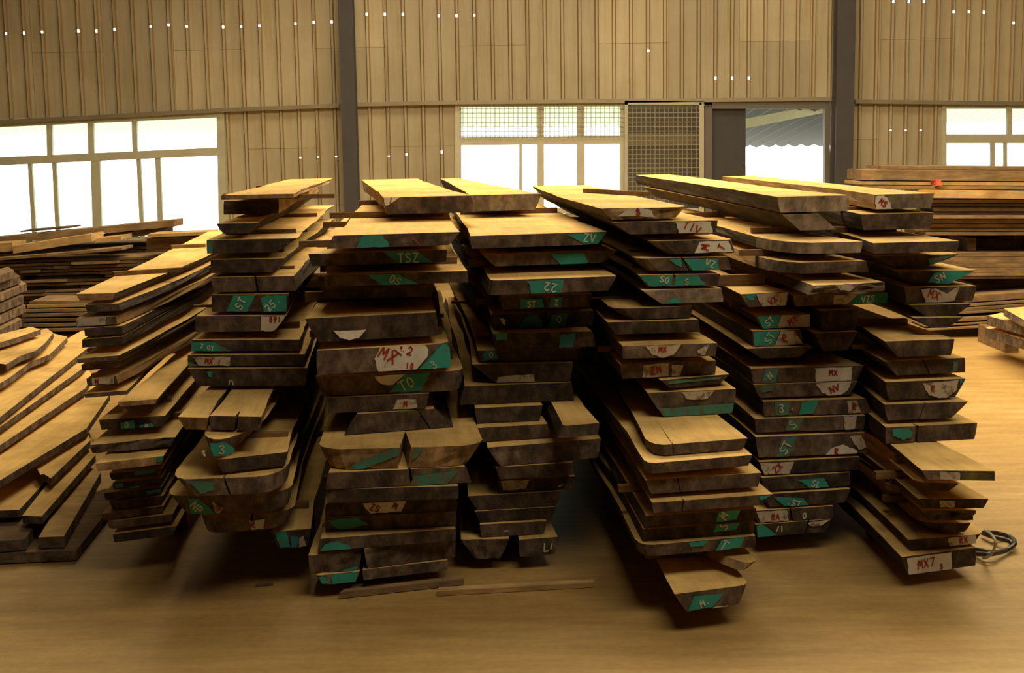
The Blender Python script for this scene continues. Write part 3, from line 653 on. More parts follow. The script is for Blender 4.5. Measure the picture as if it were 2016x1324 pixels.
# bearers carrying the stacks
def bearer(st, u, word, w=0.10):
    low = [it for it in st.items if it['level'] >= st.level - 1]
    bot = [it for it in st.items if it['level'] == st.level] or low
    zb = min(it['z0'] for it in low) - 0.003
    if zb < 0.02: return
    last = min(low, key=lambda q: q['z0'])
    l0 = min((it['Pm'] + it['perp'] * it['sl']).x for it in bot); r0 = max((it['Pm'] + it['perp'] * it['sr']).x for it in bot)
    mb = MB(); half = (r0 - l0) / 2 - .09
    mb.box((-half + .02, -w / 2, 0), (half + .02, w / 2, zb))
    dv = last['d'] * u
    o = mb.obj('timber_bearer', PLANK['d'])
    o.location = ((l0 + r0) / 2 + dv.x, last['Pm'].y + dv.y, 0); o.rotation_euler = (0, 0, last['rz'])
    tag(o, 'dark timber bearer under the %s of %s' % (word, st.phrase), 'bearer', 'timber bearers under the stacks')
for s_ in (A, B, C, Dk, E, Fk, G):
    bearer(s_, 0.6, 'front')
    bearer(s_, 2.2, 'back')
# ------------------------------------------------------------------ the shed
YW = 17.0
XL, XR, YF, ZC = -10.0, 10.0, -5.0, 7.0
def floor_mat():
    m, t, b_ = nt('dusty_concrete')
    v = coords(t, (1, 1, 1), rnd=False)
    n1 = ntex(t, v, 0.9, 5, 0.6); n2 = ntex(t, coords(t, (1.2, 7, 1), rnd=False), 1.6, 5, 0.7); n3 = ntex(t, v, 30, 3, 0.6)
    base = ramp(t, n1, [(0.3, (0.34, 0.215, 0.073)), (0.55, (0.425, 0.28, 0.104)), (0.75, (0.49, 0.35, 0.153))])
    base = mix(t, 1.0, base, ramp(t, n2, [(0.3, (0.78, 0.74, 0.68)), (0.65, (1.1, 1.1, 1.1))]), 'MULTIPLY')
    base = mix(t, 1.0, base, ramp(t, n3, [(0.3, (0.9, 0.9, 0.9)), (0.7, (1.06, 1.06, 1.06))]), 'MULTIPLY')
    link(t, base, b_.inputs['Base Color']); b_.inputs['Roughness'].default_value = 0.55
    b_.inputs['Specular IOR Level'].default_value = 0.45
    bump(t, b_, n3, 0.003, 0.4)
    return m
def sheet_mat(name, c, rust):
    m, t, b_ = nt(name)
    br = t.nodes.new('ShaderNodeTexBrick')
    br.offset = 0.37; br.inputs['Scale'].default_value = 1.0
    br.inputs['Color1'].default_value = (0.84, 0.84, 0.85, 1); br.inputs['Color2'].default_value = (1.12, 1.11, 1.08, 1)
    br.inputs['Mortar'].default_value = (0.62, 0.52, 0.42, 1)
    br.inputs['Mortar Size'].default_value = 0.004; br.inputs['Brick Width'].default_value = 1.9; br.inputs['Row Height'].default_value = 0.86; br.offset_frequency = 2
    tc = t.nodes.new('ShaderNodeTexCoord'); mp = t.nodes.new('ShaderNodeMapping')
    mp.inputs['Rotation'].default_value = (math.pi / 2, 0, math.pi / 2); mp.inputs['Location'].default_value = (0.3, 0.62, 0)
    link(t, tc.outputs['Object'], mp.inputs['Vector']); link(t, mp.outputs[0], br.inputs['Vector'])
    st_ = ntex(t, coords(t, (9, 9, 0.5), rnd=False), 1.6, 5, 0.7)
    n2 = ntex(t, coords(t, (1, 1, 1), rnd=False), 1.1, 4, 0.6)
    base = mix(t, ramp(t, st_, [(0.46, (0, 0, 0)), (0.75, (0.8, 0.8, 0.8))]), c, rust)
    base = mix(t, 1.0, base, br.outputs['Color'], 'MULTIPLY')
    base = mix(t, 1.0, base, ramp(t, n2, [(0.3, (0.86, 0.84, 0.80)), (0.65, (1.06, 1.06, 1.06))]), 'MULTIPLY')
    link(t, base, b_.inputs['Base Color']); b_.inputs['Roughness'].default_value = 0.55
    return m
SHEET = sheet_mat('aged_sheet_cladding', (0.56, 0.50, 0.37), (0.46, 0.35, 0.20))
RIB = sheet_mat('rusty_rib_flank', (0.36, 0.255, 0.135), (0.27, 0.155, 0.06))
STEEL = plain('dull_column_paint', (0.085, 0.080, 0.090), 0.55, 0.2)
FRAME = plain('beige_glare_frame', (0.62, 0.60, 0.48), 0.5)  # beige raised so the frame colour carries the window glare
RAIL = plain('galvanised_rail', (0.36, 0.31, 0.23), 0.45, 0.4)
DARKP = plain('dark_door_leaf', (0.060, 0.058, 0.066), 0.6)
DULL = plain('fill_cutting_dark_sheet', (0.10, 0.085, 0.065), 0.7)  # unseen walls and ceiling coloured dark to cut bounced fill light

def struct(o): tag(o, kind='structure'); return o
mb = MB(); mb.box((XL, YF, -0.2), (XR, YW + 0.1, 0)); struct(mb.obj('floor', floor_mat()))
mb = MB(); mb.box((XL, YF, ZC), (XR, YW + 0.1, ZC + 0.1)); struct(mb.obj('ceiling', DULL))
mb = MB(); mb.box((XL - .1, YF, 0), (XL, YW + 0.1, ZC)); struct(mb.obj('wall_left', DULL))
mb = MB(); mb.box((XR, YF, 0), (XR + .1, YW + 0.1, ZC)); struct(mb.obj('wall_right', DULL))
mb = MB(); mb.box((XL, YF - .1, 0), (XR, YF, ZC)); struct(mb.obj('wall_front', DULL))

# lintel line of the back wall, traced in the photo
LP = [(-1700, 330), (0, 240), (440, 216), (670, 207), (705, 205), (890, 201), (1640, 194), (1680, 199), (2016, 203), (3700, 205)]
LW = [at_y(x, y, YW) for x, y in LP]
def zl(x):
    for p, q in zip(LW, LW[1:]):
        if x <= q.x: return p.z + (q.z - p.z) * (x - p.x) / (q.x - p.x)
    return LW[-1].z
ribs = []
x = 19.0 - 35.45 * 30
while x < 690: ribs.append(x); x += 35.45
x = 726.0
def stepx(x): return 35.4 - 2.8 * max(0, x - 720) / 720 if x < 1440 else 32.6 - 3.1 * (x - 1440) / 360 if x < 1800 else 29.4
ribs.append(691)
while x < 2900: ribs.append(x); x += stepx(x)
RX = [at_y(px, 150, YW).x for px in ribs]
wl = at_y(0, 240, YW)
OPEN = [  # x0, x1, z bottom
    (at_y(-900, 300, YW).x, at_y(432, 300, YW).x, 0.55),
    (at_y(900, 300, YW).x, at_y(1388, 300, YW).x, 0.75),
    (at_y(1388, 300, YW).x, at_y(1634, 300, YW).x, 0.0),
    (at_y(1856, 300, YW).x, at_y(2700, 300, YW).x, at_y(1960, 331, YW).z)]
HOLES = [(19,66),(55,65),(90,63),(161,61),(196,61),(232,58),(303,52),(338,49),(374,52),(445,53),(480,52),(516,51),(587,47),(622,44),(657,43),(726,28),(761,28),(796,28),(866,31),(901,31),(936,30),(1270,100),(1399,154),(1431,154),(1464,154),(1767,3),(1796,3),(1826,3),(1884,23),(1912,23),(1941,24),(1997,45),(803,304),(872,299)]
HOLES_S = [(597,310),(632,309),(666,308),(770,307),(1760,256),(1790,256),(1819,256)]
HP = [(at_y(x, y, YW - .03), .015) for x, y in HOLES] + [(at_y(x, y, YW - .03), .006) for x, y in HOLES_S]
hole_at = {}
for p, r in HP:
    i = min(range(len(RX)), key=lambda k: abs(RX[k] - p.x)); hole_at.setdefault(i, []).append((p.x, p.z, r))
prof = [(XL, YW, 0)]                      # x, y, material of the strip that follows
for i, rx in enumerate(RX):
    hs = hole_at.get(i)
    if rx < XL + .2 or rx > XR - .2: continue
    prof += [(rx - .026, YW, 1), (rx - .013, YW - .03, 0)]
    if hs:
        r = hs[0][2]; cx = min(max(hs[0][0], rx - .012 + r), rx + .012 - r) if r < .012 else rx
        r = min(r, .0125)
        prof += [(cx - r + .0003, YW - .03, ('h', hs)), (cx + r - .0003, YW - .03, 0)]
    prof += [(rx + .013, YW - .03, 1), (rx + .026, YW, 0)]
prof.append((XR, YW, 0))
cuts = sorted({o[0] for o in OPEN} | {o[1] for o in OPEN})
full = []
for (p, q) in zip(prof, prof[1:]):
    xs = [c_ for c_ in cuts if p[0] + 1e-4 < c_ < q[0] - 1e-4]
    pts = [p[0]] + xs + [q[0]]
    for u, v in zip(pts, pts[1:]):
        yy = lambda X: p[1] + (q[1] - p[1]) * (X - p[0]) / (q[0] - p[0])
        full.append((u, yy(u), v, yy(v), p[2]))
V, Fc, Fm = [], [], []
for (x0, y0, x1, y1, mt) in full:
    xm = (x0 + x1) / 2
    zt0, zt1 = zl(x0) - 0.01, zl(x1) - 0.01
    gaps = []
    for o_ in OPEN:
        if o_[0] < xm < o_[1]: gaps.append((o_[2], None))
    if isinstance(mt, tuple):
        for (_, hz, r) in mt[1]: gaps.append((hz - r, hz + r))
        mt = 0
    gaps.sort(key=lambda g_: g_[0])
    z0 = z1 = 0.0
    segs = []
    for gp in gaps:
        segs.append((z0, z1, gp[0], gp[0]))
        z0, z1 = (zt0, zt1) if gp[1] is None else (gp[1], gp[1])
    segs.append((z0, z1, ZC, ZC))
    for (a0, a1, b0, b1) in segs:
        if b0 - a0 < 1e-3: continue
        n = len(V); V += [(x0, y0, a0), (x1, y1, a1), (x1, y1, b1), (x0, y0, b0)]
        Fc.append((n, n + 1, n + 2, n + 3)); Fm.append(mt)
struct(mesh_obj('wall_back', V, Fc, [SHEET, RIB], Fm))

# rail / lintel angle along the line
for k, (i0, i1) in enumerate(((0, 3), (4, 6), (7, 9))):
    m_ = MB()
    for p, q in zip(LW[i0:i1 + 1], LW[i0 + 1:i1 + 1]):
        for (ya, yb, za, zb) in ((YW - .10, YW - .005, -.012, .018), (YW - .10, YW - .085, -.03, -.012)):
            m_.hexa([(p.x, ya, p.z + za), (q.x, ya, q.z + za), (q.x, yb, q.z + za), (p.x, yb, p.z + za),
                     (p.x, ya, p.z + zb), (q.x, ya, q.z + zb), (q.x, yb, q.z + zb), (p.x, yb, p.z + zb)])
    struct(m_.obj('trim_%d' % (k + 1), RAIL))
# steel columns
for k, (x0, x1) in enumerate(((674, 702), (1641, 1676))):
    a_, b_ = at_y(x0, 200, 16.8), at_y(x1, 200, 16.8)
    m_ = MB()
    m_.box((a_.x, 16.66, 0), (b_.x, 16.68, ZC - .01)); m_.box((a_.x, 16.86, 0), (b_.x, 16.88, ZC - .01))
    xm = (a_.x + b_.x) / 2; m_.box((xm - .01, 16.68, 0), (xm + .01, 16.86, ZC - .01))
    struct(m_.obj('trim_%d' % (k + 5), STEEL))

# glass
def glass_mat(name, tint, tr):
    m = bpy.data.materials.new(name); m.use_nodes = True; t = m.node_tree
    t.nodes.remove(t.nodes['Principled BSDF']); out = t.nodes['Material Output']
    a_ = t.nodes.new('ShaderNodeBsdfTransparent'); a_.inputs[0].default_value = (*tint, 1)
    g_ = t.nodes.new('ShaderNodeBsdfGlossy'); g_.inputs['Roughness'].default_value = 0.05
    mx = t.nodes.new('ShaderNodeMixShader'); mx.inputs[0].default_value = tr
    link(t, a_.outputs[0], mx.inputs[1]); link(t, g_.outputs[0], mx.inputs[2]); link(t, mx.outputs[0], out.inputs[0])
    return m
GLASS = glass_mat('window_glass', (0.90, 0.95, 0.92), 0.05)

def window(n, bars, panes, bar_dep=.05, Y=16.97):
    m_ = MB()
    for i_, q in enumerate(bars): m_.pxbar(q, Y + .0015 * i_, bar_dep)
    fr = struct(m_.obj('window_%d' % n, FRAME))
    for q in panes:
        g_ = MB().pxbar(q, Y + .02, .005).obj('glass_pane', GLASS, parent=fr)
    return fr
def rect(x0, x1, y0, y1, dy=0): return [(x0, y0), (x1, y0 + dy), (x1, y1 + dy), (x0, y1)]
# left window, its lines running down to the left as in the photo
sl = lambda x, y: y + (430 - x) * 0.045
def lrect(x0, x1, y0, y1, lean=0.02): return [(x0, sl(x0, y0)), (x1, sl(x1, y0)), (x1 + (y1 - y0) * lean, sl(x1, y1)), (x0 + (y1 - y0) * lean, sl(x0, y1))]
bars = [lrect(-900, 440, 216, 231, 0), lrect(-900, 440, 290, 306, 0), lrect(426, 441, 216, 470, .02),
        lrect(172, 184, 226, 300), lrect(178, 196, 300, 470, .03), lrect(91, 102, 226, 300), lrect(259, 269, 226, 300),
        lrect(54, 62, 300, 470, .06), lrect(102, 110, 300, 470, .05), lrect(268, 276, 300, 470, .05), lrect(305, 315, 300, 470, .04),
        lrect(-70, -60, 226, 470), lrect(-200, -185, 226, 470), lrect(-900, 440, 462, 472, 0)]
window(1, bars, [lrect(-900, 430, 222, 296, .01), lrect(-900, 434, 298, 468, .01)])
# centre window with the mesh screen beside it
bars = [rect(896, 908, 204, 420), rect(896, 1388, 202, 211, -3), rect(1058, 1071, 206, 420), rect(1136, 1151, 206, 420), rect(1221, 1237, 204, 420),
        rect(905, 1225, 270, 286, -3), rect(1022, 1028, 284, 420), rect(905, 1385, 410, 420)]
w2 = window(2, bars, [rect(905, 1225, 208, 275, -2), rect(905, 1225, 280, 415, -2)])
m_ = MB()
for q in (rect(1230, 1236, 200, 420), rect(1377, 1386, 199, 420), rect(1230, 1386, 198, 206)): m_.pxbar(q, 16.90, .04)
sf = m_.obj('screen_frame', plain('pale_screen_frame', (0.55, 0.52, 0.42), .5), parent=w2)
m_ = MB()
x = 911
while x < 1377:
    if not (1222 < x < 1237):
        y1 = 272 if x < 1225 else 400
        m_.pxbar(rect(x, x + 1.3, 206, y1), 16.93, .006)
    x += 9.0
y = 213
while y < 400:
    x0 = 905 if y < 270 else 1236
    m_.pxbar(rect(x0, 1378, y, y + 1.3, -1), 16.935, .006); y += 9.0
m_.obj('wire_mesh', plain('mesh_wire', (0.34, 0.31, 0.24), .5), parent=w2)
# right window
bars = [rect(1855, 1864, 202, 334), rect(1855, 2700, 204, 214), rect(1855, 2700, 264, 282), rect(1983, 1993, 210, 266), rect(1951, 1959, 280, 330), rect(1977, 1983, 280, 330), rect(1855, 2700, 329, 336), rect(2110, 2120, 210, 330), rect(2240, 2250, 210, 330)]
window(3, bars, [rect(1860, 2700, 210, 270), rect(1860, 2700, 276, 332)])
# door opening: frame, dark leaf slid aside
m_ = MB()
for q in (rect(1388, 1402, 200, 700), rect(1624, 1634, 200, 700), rect(1388, 1634, 199, 214)): m_.pxbar(q, 16.93, .12)
dr = struct(m_.obj('door_1', plain('door_frame_paint', (0.16, 0.14, 0.12), .55)))
MB().pxbar(rect(1400, 1468, 206, 700), 17.0, .04).obj('door_leaf', DARKP, parent=dr)
# boarded back of the screen
m_ = MB()
for q in (rect(1220, 1396, 185, 262), rect(1220, 1396, 262, 420)): m_.pxbar(q, 17.35, .03)
struct(m_.obj('wall_screen_boarding', plain('dark_boarding', (0.14, 0.11, 0.075), .7)))
m_ = MB(); m_.pxbar(rect(1226, 1392, 262, 284), 17.33, .04); struct(m_.obj('trim_8', plain('boarding_rail', (0.26, 0.2, 0.13), .7)))

# ------------------------------------------------------------------ outside
def outside():
    m = plain('sunlit_yard', (0.62, 0.60, 0.55), .9)
    mb_ = MB(); mb_.box((-40, YW + .1, -.2), (40, 90, -.02)); struct(mb_.obj('ground_outside', m))
    # translucent lean-to roof outside the windows
    m, t, b_ = nt('translucent_roof_sheet')
    t.nodes.remove(b_)
    tl_ = t.nodes.new('ShaderNodeBsdfTranslucent'); df = t.nodes.new('ShaderNodeBsdfDiffuse')
    wv = t.nodes.new('ShaderNodeTexWave'); wv.inputs['Scale'].default_value = 1.6; wv.bands_direction = 'Y'; wv.inputs['Distortion'].default_value = 0.4
    link(t, coords(t, (1, 1, 1), rnd=False), wv.inputs['Vector'])
    cc = ramp(t, wv.outputs['Fac'], [(0.2, (0.70, 0.76, 0.56)), (0.8, (0.80, 0.84, 0.70))])
    link(t, cc, tl_.inputs[0]); df.inputs[0].default_value = (0.5, 0.52, 0.4, 1)
    mx = t.nodes.new('ShaderNodeMixShader'); mx.inputs[0].default_value = 0.25
    link(t, tl_.outputs[0], mx.inputs[1]); link(t, df.outputs[0], mx.inputs[2]); link(t, mx.outputs[0], t.nodes['Material Output'].inputs[0])
    def lean_to(name, x0, x1, mat, y0=17.2, z0=2.55, y1=24.5, z1=1.92):
        v, f_ = [], []
        n = int((x1 - x0) / .06)
        for i in range(n + 1):
            xx = x0 + (x1 - x0) * i / n; dz = .025 * math.sin(i * math.pi / 2)
            for off_ in (0, .006):
                v += [(xx, y0, z0 + dz + off_), (xx, y1, z1 + dz + off_)]
        for i in range(n):
            k = i * 4
            f_ += [(k, k + 4, k + 5, k + 1), (k + 2, k + 3, k + 7, k + 6)]
        return struct(mesh_obj(name, v, f_, mat))
    xa, xb = at_y(1400, 300, 17).x, at_y(1665, 300, 17).x
    lean_to('roof_outside', -16, 2.2, m)
    lean_to('roof_outside', 6.25, 18, m, z1=1.86)
    lean_to('roof_outside', 2.3, 6.15, plain('dull_roof_sheet', (0.06, 0.043, 0.026), .7), z0=2.28, y1=26, z1=1.5)
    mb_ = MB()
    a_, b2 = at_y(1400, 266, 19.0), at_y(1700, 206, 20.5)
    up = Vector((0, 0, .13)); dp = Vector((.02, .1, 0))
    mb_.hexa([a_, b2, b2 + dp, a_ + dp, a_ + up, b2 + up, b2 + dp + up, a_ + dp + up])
    struct(mb_.obj('beam_outside', plain('yellow_lit_beam', (0.85, 0.70, 0.40), .5)))  # yellow light falling on the beam is put into its base colour
outside()

# ------------------------------------------------------------------ light
wld = bpy.data.worlds.new('world'); SC.world = wld; wld.use_nodes = True
bg = wld.node_tree.nodes['Background']; bg.inputs[0].default_value = (0.93, 1.0, 0.97, 1); bg.inputs[1].default_value = 5.0
def area(name, loc, size, power, col, aim=None):
    ld = bpy.data.lights.new(name, 'AREA'); ld.shape = 'RECTANGLE'; ld.size, ld.size_y = size; ld.energy = power; ld.color = col
    o = bpy.data.objects.new(name, ld); COL.objects.link(o); o.location = loc
    if aim: o.rotation_euler = (Vector(aim) - Vector(loc)).to_track_quat('-Z', 'Y').to_euler()
    return o
WARM = (1.0, 0.77, 0.42)
area('roof_lamp', (1.6, 8.9, 4.7), (6.5, 3.0), 720, WARM)
area('roof_lamp', (-3.0, 10.2, 4.9), (3.0, 3.0), 80, WARM)
area('roof_lamp', (2.2, 2.2, 6.7), (5.0, 3.0), 250, (1.0, 0.83, 0.56))
area('roof_lamp', (1.0, 13.0, 6.7), (8.0, 2.5), 300, (1.0, 0.80, 0.50))
SC.cycles.max_bounces = 8; SC.cycles.diffuse_bounces = 4; SC.cycles.transparent_max_bounces = 12
SC.cycles.use_denoising = True
# ------------------------------------------------------------------ loose boards, rear piles, sticks, cable
def board_poly(px, z, th, mat, label, group, name='loose_board', cat='board', zs=None):
    P = [at_z(x, y, zs[i] if zs else z) for i, (x, y) in enumerate(px)]
    n = len(P); base = sum(P, Vector()) / n; base.z = z - th
    V = [p - base - Vector((0, 0, th)) for p in P] + [p - base for p in P]
    area = sum(P[i - 1].x * P[i].y - P[i].x * P[i - 1].y for i in range(n))
    Fc = [tuple(range(n, 2 * n)), tuple(range(n))[::-1]] + [(i, (i + 1) % n, n + (i + 1) % n, n + i) for i in range(n)]
    if area < 0: Fc = [t_[::-1] for t_ in Fc]
    o = mesh_obj(name, V, Fc, mat if isinstance(mat, list) else [mat, END['m']], [0, 0] + [1] * n, loc=base)
    return tag(o, label, cat, group)

GH = 'boards fanned out in the loose pile'
TB = TOP
board_poly([(-60, 1092), (150, 1083), (228, 985), (210, 960), (-60, 1060)], .045, .04, PLANK['d'], 'dark lowest board of the fanned loose board pile', GH)
board_poly([(76, 1057), (126, 1055), (198, 930), (168, 915), (140, 950)], .095, .045, PLANK['l'], 'narrow tan board ending lowest on the fanned pile', GH)
board_poly([(-20, 1066), (50, 1060), (124, 950), (106, 935), (-20, 1030)], .095, .045, PLANK['d'], 'brown board beside the lowest narrow tan board', GH)
board_poly([(44, 1014), (82, 1016), (188, 895), (176, 850), (150, 880)], .15, .032, TOP, 'narrow board second from the bottom of the fanned pile', GH)
board_poly([(-40, 1006), (38, 1003), (146, 885), (140, 840), (-40, 940)], .15, .032, TOP, 'broad orange-lit board low on the fanned pile', GH)
board_poly([(72, 921), (80, 934), (86, 932), (100, 941), (178, 866), (166, 830), (140, 840)], .205, .032, TOP, 'short rough-ended board under the large pale sheet', GH)
board_poly([(-60, 982), (0, 945), (170, 843), (216, 776), (160, 740), (-60, 880)], .26, .032, TOP, 'large pale board edge lying over the short rough board', GH)
board_poly([(-60, 916), (168, 764), (182, 738), (150, 700), (-60, 840)], .31, .03, TOP, 'pale strip board just above the large pale board', GH)
board_poly([(-60, 882), (164, 724), (192, 690), (150, 660), (-60, 810)], .355, .028, TOP, 'slim pale board with a split lying under the long one', GH)
board_poly([(-60, 868), (205, 659), (162, 650), (-60, 770)], .40, .028, TOP, 'long pale board reaching furthest up the fanned pile', GH)
board_poly([(-60, 790), (20, 742), (60, 712), (98, 697), (133, 663), (102, 655), (-60, 730)], .46, .032, TOP, 'tan board with a dark wavy edge near the pile top', GH)
board_poly([(-60, 738), (-10, 714), (12, 717), (40, 700), (70, 690), (88, 676), (105, 655), (92, 646), (-60, 690)], .52, .032, TOP, 'thick board with a gnawed corner on the pile top', GH)
board_poly([(-60, 692), (30, 665), (80, 648), (60, 643), (-60, 672)], .57, .03, TOP, 'topmost narrow board of the fanned loose pile', GH)

# stack ends at the far left
tag(MB().box((-4.3, 8.7, 0), (-3.25, 8.9, .42)).obj('timber_bearer', PLANK['d'], loc=(-3.8, 8.7, 0)), 'block under the dark stack behind the fanned pile', 'bearer')
GJ = 'boards in the dark stack at the picture edge'
for i, (y0, y1, xr, mt, lb) in enumerate([(541, 532, 28, 'm', 'topmost board of the dark stack behind the fanned pile'), (556, 543, 40, 'd', 'second board of the dark stack behind the fanned pile'), (578, 558, 52, 'm', 'third board of the dark stack behind the fanned pile'),
                               (600, 582, 46, 'd', 'fourth board of the dark stack behind the fanned pile'), (622, 600, 50, 'd', 'fifth board of the dark stack behind the fanned pile'), (648, 628, 42, 'm', 'lowest board of the dark stack behind the fanned pile')]):
    z = .80 - i * .064
    board_poly([(-70, y0 + 22), (2, y0), (xr, y1), (xr - 12, y1 - 7), (-70, y0 + 3)], z, .05, PLANK[mt], lb, GJ)

def face_board(x0, y0, x1, y1, th, D, w, mat, label, cat, group, name='long_board'):
    p, q = at_y(x0, y0, D), at_y(x1, y1, D)
    h = th * D / F
    mid = (p + q) / 2
    base = Vector((mid.x, D, mid.z - h))
    m_ = MB()
    dz = Vector((0, 0, h)); dw = Vector((0, w, 0))
    m_.hexa([p - dz, q - dz, q - dz + dw, p - dz + dw, p, q, q + dw, p + dw])
    o = m_.obj(name, mat, loc=base)
    return tag(o, label, cat, group)

rn = random.Random(11)
GI = 'boards of the tangled pile under the wide window'
tilt = lambda x, y: y - x * 0.035
SP = [  # x0, y0, x1, y1, thickness px, depth, material, label
 (-40, 470, 342, 433, 13, 11.2, 'm', 'long grey beam crossing in front of the wide window'),
 (40, 454, 136, 446, 3, 11.3, 'd', 'thin dark lath on top of the tangled pile'),
 (190, 463, 322, 450, 10, 11.25, 'm', 'brown board just under the long grey beam'),
 (-40, 481, 24, 477, 17, 10.85, 'l', 'pale rounded plank end on the tangled pile'),
 (25, 484, 180, 460, 15, 10.8, 'l', 'broad pale plank on the tangled pile'),
 (184, 470, 238, 464, 8, 10.9, 'l', 'short pale plank next to the broad pale plank'),
 (290, 461, 412, 456, 6, 10.6, 'l', 'thin pale plank touching the first stack'),
 (288, 469, 420, 464, 22, 10.7, 'd', 'dark reddish plank under the thin pale plank'),
 (-20, 509, 240, 487, 5, 10.7, 'm', 'faded brown plank in the tangled pile')]
for (x0, y0, x1, y1, th, D, mt, lb) in SP:
    face_board(x0, y0, x1, y1, th, D, .32, PLANK[mt], lb, 'board', GI)
for r in range(14):
    y = 514 + r * 6.6
    x = -40 + rn.uniform(0, 60)
    while x < 400:
        ln = rn.uniform(90, 220); x1 = min(x + ln, 420)
        if y > 530 and x < 40: x = 40
        mt = rn.choice('dmmmml' if r < 5 else 'dmmd')
        face_board(x, y - x * .03, x1, y - x1 * .03, rn.uniform(4.5, 5.0), 10.75 + r * .005 + rn.uniform(-.05, .05), .5, PLANK[mt],
                   'brown plank stacked inside the tangled pile under the wide window', 'board', 'indistinct planks inside the tangled pile')
        x = x1 + rn.uniform(1, 5)
for r, y in enumerate((486, 493, 500, 507)):
    x = -40 + rn.uniform(0, 60)
    while x < 400:
        x1 = min(x + rn.uniform(110, 240), 420)
        face_board(x, y - x * .03, x1, y - x1 * .03, 5.2, 11.42, .4, PLANK[rn.choice('dmm')],
                   'brown plank stacked inside the tangled pile under the wide window', 'board', 'indistinct planks inside the tangled pile')
        x = x1 + rn.uniform(1, 5)
for (x0, x1, D, yb, lb) in ((30, 415, 10.95, 594, 'dark bearer carrying the tangled pile'), (-30, 415, 11.6, 503, 'dark block behind the tangled pile carrying its rear planks'), (60, 180, 10.25, 652, 'dark bearer carrying the low planks')):
    p = at_y(x0, yb, D); q = at_y(x1, yb, D)
    tag(MB().box((p.x, D, 0), (q.x, D + (.25 if D > 11.5 else .6 if D > 10.5 else .2), min(p.z, q.z) - .02)).obj('timber_bearer', PLANK['d'], loc=(p.x, D, 0)), lb, 'bearer', 'blocks under the rear planks')
GL = 'low planks before the tangled pile'
for i, (y, mt) in enumerate([(593, 'm'), (600, 'l'), (609, 'm'), (618, 'm'), (628, 'd'), (638, 'm'), (648, 'm')]):
    nm = ORD[i]
    face_board(58 - i * 5, y, 170 + rn.uniform(0, 30), y - 3, 5.8, 10.2 - i * .02, .4, PLANK[mt], '%s of the low planks between dark stack and curved boards' % nm, 'board', GL)

# piles under the right window
GK = 'long boards of the rear pile by the small window'
KR = [(1735, 326, 6, 'm', 11.75, 'dark topmost board of the rear pile below the small window'), (1697, 334, 20, 'm', 11.5, 'thick second board of the rear pile below the small window'),
      (1690, 357, 6, 'l', 11.45, 'thin board above the red rag on the rear pile'), (1700, 365, 6, 'm', 11.4, 'thin board below the red rag on the rear pile'), (1815, 374, 15, 'l', 11.3, 'broad wavy-edged plank on the rear pile')]
for (x0, y0, th, mt, D, lb) in KR:
    face_board(x0, y0, 2140, y0 + 3, th, D, .5, PLANK[mt], lb, 'board', GK)
y, i = 393, 0
while y < 464:
    th = rn.choice((5.2, 6, 6.6, 7.4)); sh_ = 0
    face_board(1815 + rn.uniform(-15, 30), y, 2140, y, th, 11.35 + rn.uniform(-.06, .06), .5, PLANK[rn.choice('mdmm')], '%s thin board under the broad wavy plank of the rear pile' % ORD[i].replace('topmost', 'first'), 'board', GK)
    y += th + 1.6; i += 1
def block(x0, x1, y0, y1, D, w, mat, label, group):
    return tag(MB().pxbar(rect(x0, x1, y0, y1), D, w).obj('timber_bearer', mat, loc=at_y((x0 + x1) / 2, y1, D)), label, 'bearer', group)
GB = 'bearers in the rear pile'
for (x0, x1) in ((1905, 1922), (2040, 2060)):
    block(x0, x1, 468, 493, 11.5, .5, PLANK['d'], 'dark bearer under the upper bundle of the rear pile, seen as a block', GB)
    block(x0 + 12, x1 + 12, 558, 567, 11.5, .5, PLANK['d'], 'dark bearer under the middle bundle of the rear pile, seen as a block', GB)
y, i = 497, 0
for th in (9, 13, 8, 10, 7, 6):
    face_board(1810 + rn.uniform(-10, 20), y, 2140, y - 1, th - 1.2, 11.35 + rn.uniform(-.05, .05), .5, PLANK['m'], '%s board of the middle bundle in the rear pile' % ORD[i].replace('topmost', 'top'), 'board', GK)
    y += th; i += 1
for i, (y, th) in enumerate(((578, 15), (594, 7), (602, 8), (611, 6), (622, 10), (634, 5), (641, 6))):
    face_board(1840 - i * 4 + (30 if i < 3 else 0), y + 7, 2140, y - 11, th - 2.7, 11.2 - i * .04, .45, PLANK['m'], '%s board of the lowest bundle in the rear pile' % ORD[i].replace('topmost', 'top'), 'board', GK)
for i, (y0, y1) in enumerate(((430, 462), (466, 498), (502, 535), (539, 575), (579, 615))):  # added dark timbers that keep lit wall from showing through the pile gaps
    tag(MB().pxbar(rect(1800, 2160, y0, y1), 12.1, .3).obj('gap_backing_timber', PLANK['d'], loc=at_y(1980, y1, 12.1)), '%s of the added dark backing timbers behind the rear pile' % ORD[i], 'timber', 'squared timbers behind the rear pile')
# red rag
rg = []
for i in range(7):
    for j in range(5):
        p = at_y(1831 + i * 3.6 + j, 354.5 + j * 2.8 + math.sin(i * 1.3) * .8, 11.36 + .05 * math.sin(i * .5 + j * .4))
        rg.append(p)
rb = rg[len(rg) // 2].copy(); vv = [p - rb for p in rg] + [p - rb + Vector((0, .012, 0)) for p in rg]
ff = []
for i in range(6):
    for j in range(4):
        k = i * 5 + j; ff += [(k, k + 1, k + 6, k + 5), (k + 35, k + 40, k + 41, k + 36)]
tag(mesh_obj('red_rag', vv, ff, plain('red_cloth', (0.38, 0.06, 0.035), .9), loc=rb), 'small red rag hanging on the rear pile by the small window', 'rag')

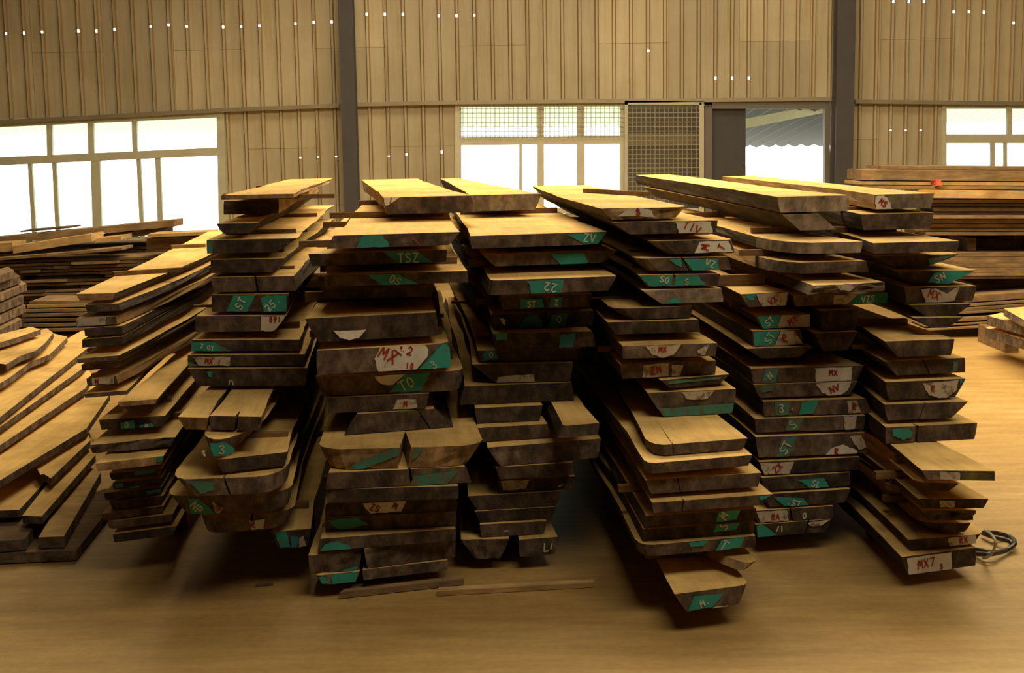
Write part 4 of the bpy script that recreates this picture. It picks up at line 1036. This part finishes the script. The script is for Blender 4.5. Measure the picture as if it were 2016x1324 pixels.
# small pile at the picture edge
GS = 'short slabs of the small pile on bearers'
board_poly([(1976, 607), (2060, 600), (2060, 640), (2014, 628)], .40, .05, TOP, 'upper slab of the small pile standing on the open floor', GS)
board_poly([(1944, 621), (1972, 615), (2100, 640), (2100, 668), (2016, 640)], .32, .07, TOP, 'middle slab of the small pile standing on the open floor', GS)
board_poly([(1941, 645), (1970, 634), (2100, 672), (2100, 700), (2016, 668)], .22, .07, TOP, 'lower slab of the small pile standing on the open floor', GS)
p = at_z(1992, 694, 0.0); tag(MB().box((p.x - .05, p.y, 0), (p.x + .05, p.y + .6, .14)).obj('timber_bearer', PLANK['m'], loc=(p.x, p.y, 0)), 'pale bearer block under the small pile on the open floor', 'bearer')
# sticks lying on top boards
def stick(x0, y0, x1, y1, z, hh, dd, label, mat=STICK):
    p, q = at_z(x0, y0, z), at_z(x1, y1, z)
    d_ = (q - p); d_.z = 0; n_ = Vector((-d_.y, d_.x, 0)).normalized() * dd
    base = (p + q) / 2
    V = [p, q, q + n_, p + n_]; m_ = MB(); m_.hexa(V + [v + Vector((0, 0, hh)) for v in V])
    return tag(m_.obj('spacer_stick', mat, loc=base), label, 'spacer stick')
zA = A.items[0]['z1'] + .001; zE = E.items[0]['z1'] + .001; zB = B.items[0]['z0']
stick(225, 543, 362, 534, zA, .018, .03, 'thin stick on the pale tapering board, the one close to its narrow end')
stick(338, 489, 405, 486, zA, .018, .03, 'thin stick on the pale tapering board, the one close to the second stack')
stick(1147, 379, 1271, 386, zE, .02, .03, 'thin brown stick lying on the knotty pale slab with label 8')
def stick_face(x0, y0, x1, y1, th, D, label):
    return face_board(x0, y0, x1, y1, th, D, .03, STICK, label, 'spacer stick', None, 'spacer_stick')
b1 = B.items[1]
xa, xb = (441 - 1008) / F * (b1['D'] + .04), (664 - 1008) / F * (b1['D'] + .04)
tag(MB().box((xa, b1['D'] + .05, b1['z1'] + .002), (xb, b1['D'] + .08, b1['z1'] + .020)).obj('spacer_stick', STICK, loc=((xa + xb) / 2, b1['D'] + .05, b1['z1'] + .002)), 'long thin stick under the topmost board of the second stack from loose boards', 'spacer stick')
# offcuts on the floor
GO = None
board_poly([(668, 1166), (912, 1139), (914, 1132), (690, 1150)], .025, .022, [PLANK['m'], PLANK['m']], 'reddish brown offcut on the floor before the third stack', GO, 'floor_offcut', 'offcut')
board_poly([(862, 1163), (1170, 1146), (1168, 1139), (864, 1155)], .02, .018, [PLANK['l'], PLANK['l']], 'tan offcut on the floor before the fourth stack', GO, 'floor_offcut', 'offcut')
board_poly([(505, 1149), (538, 1146), (538, 1143), (506, 1146)], .012, .01, [PLANK['d'], PLANK['d']], 'tiny dark splinter on the floor before the second stack', GO, 'floor_offcut', 'offcut')
# cable
BLK = plain('black_cable_sheath', (0.02, 0.02, 0.022), .45)
def floor_pts(l, z=.02): return [at_z(x, y, z + (i % 3) * .008) for i, (x, y) in enumerate(l)]
tag(tube('power_cable', floor_pts([(1912, 1088), (1930, 1090), (1952, 1090), (1975, 1085), (1994, 1074), (1998, 1066), (1988, 1056), (1968, 1050), (1948, 1047), (1935, 1049), (1960, 1058), (1990, 1066), (1988, 1078), (1966, 1086), (1940, 1084), (1915, 1080)]), .009, BLK),
    'black cable coiled on the floor beside the last stack', 'cable')
tag(tube('thin_wire', [at_z(x, y, z) for x, y, z in ((1936, 1098, .012), (1948, 1094, .06), (1957, 1080, .12), (1960, 1066, .16), (1952, 1052, .17), (1940, 1044, .16))], .005, plain('grey_wire', (0.4, 0.38, 0.33), .5)),
    'thin grey wire loop beside the last stack', 'wire')
bpy.context.view_layer.update()
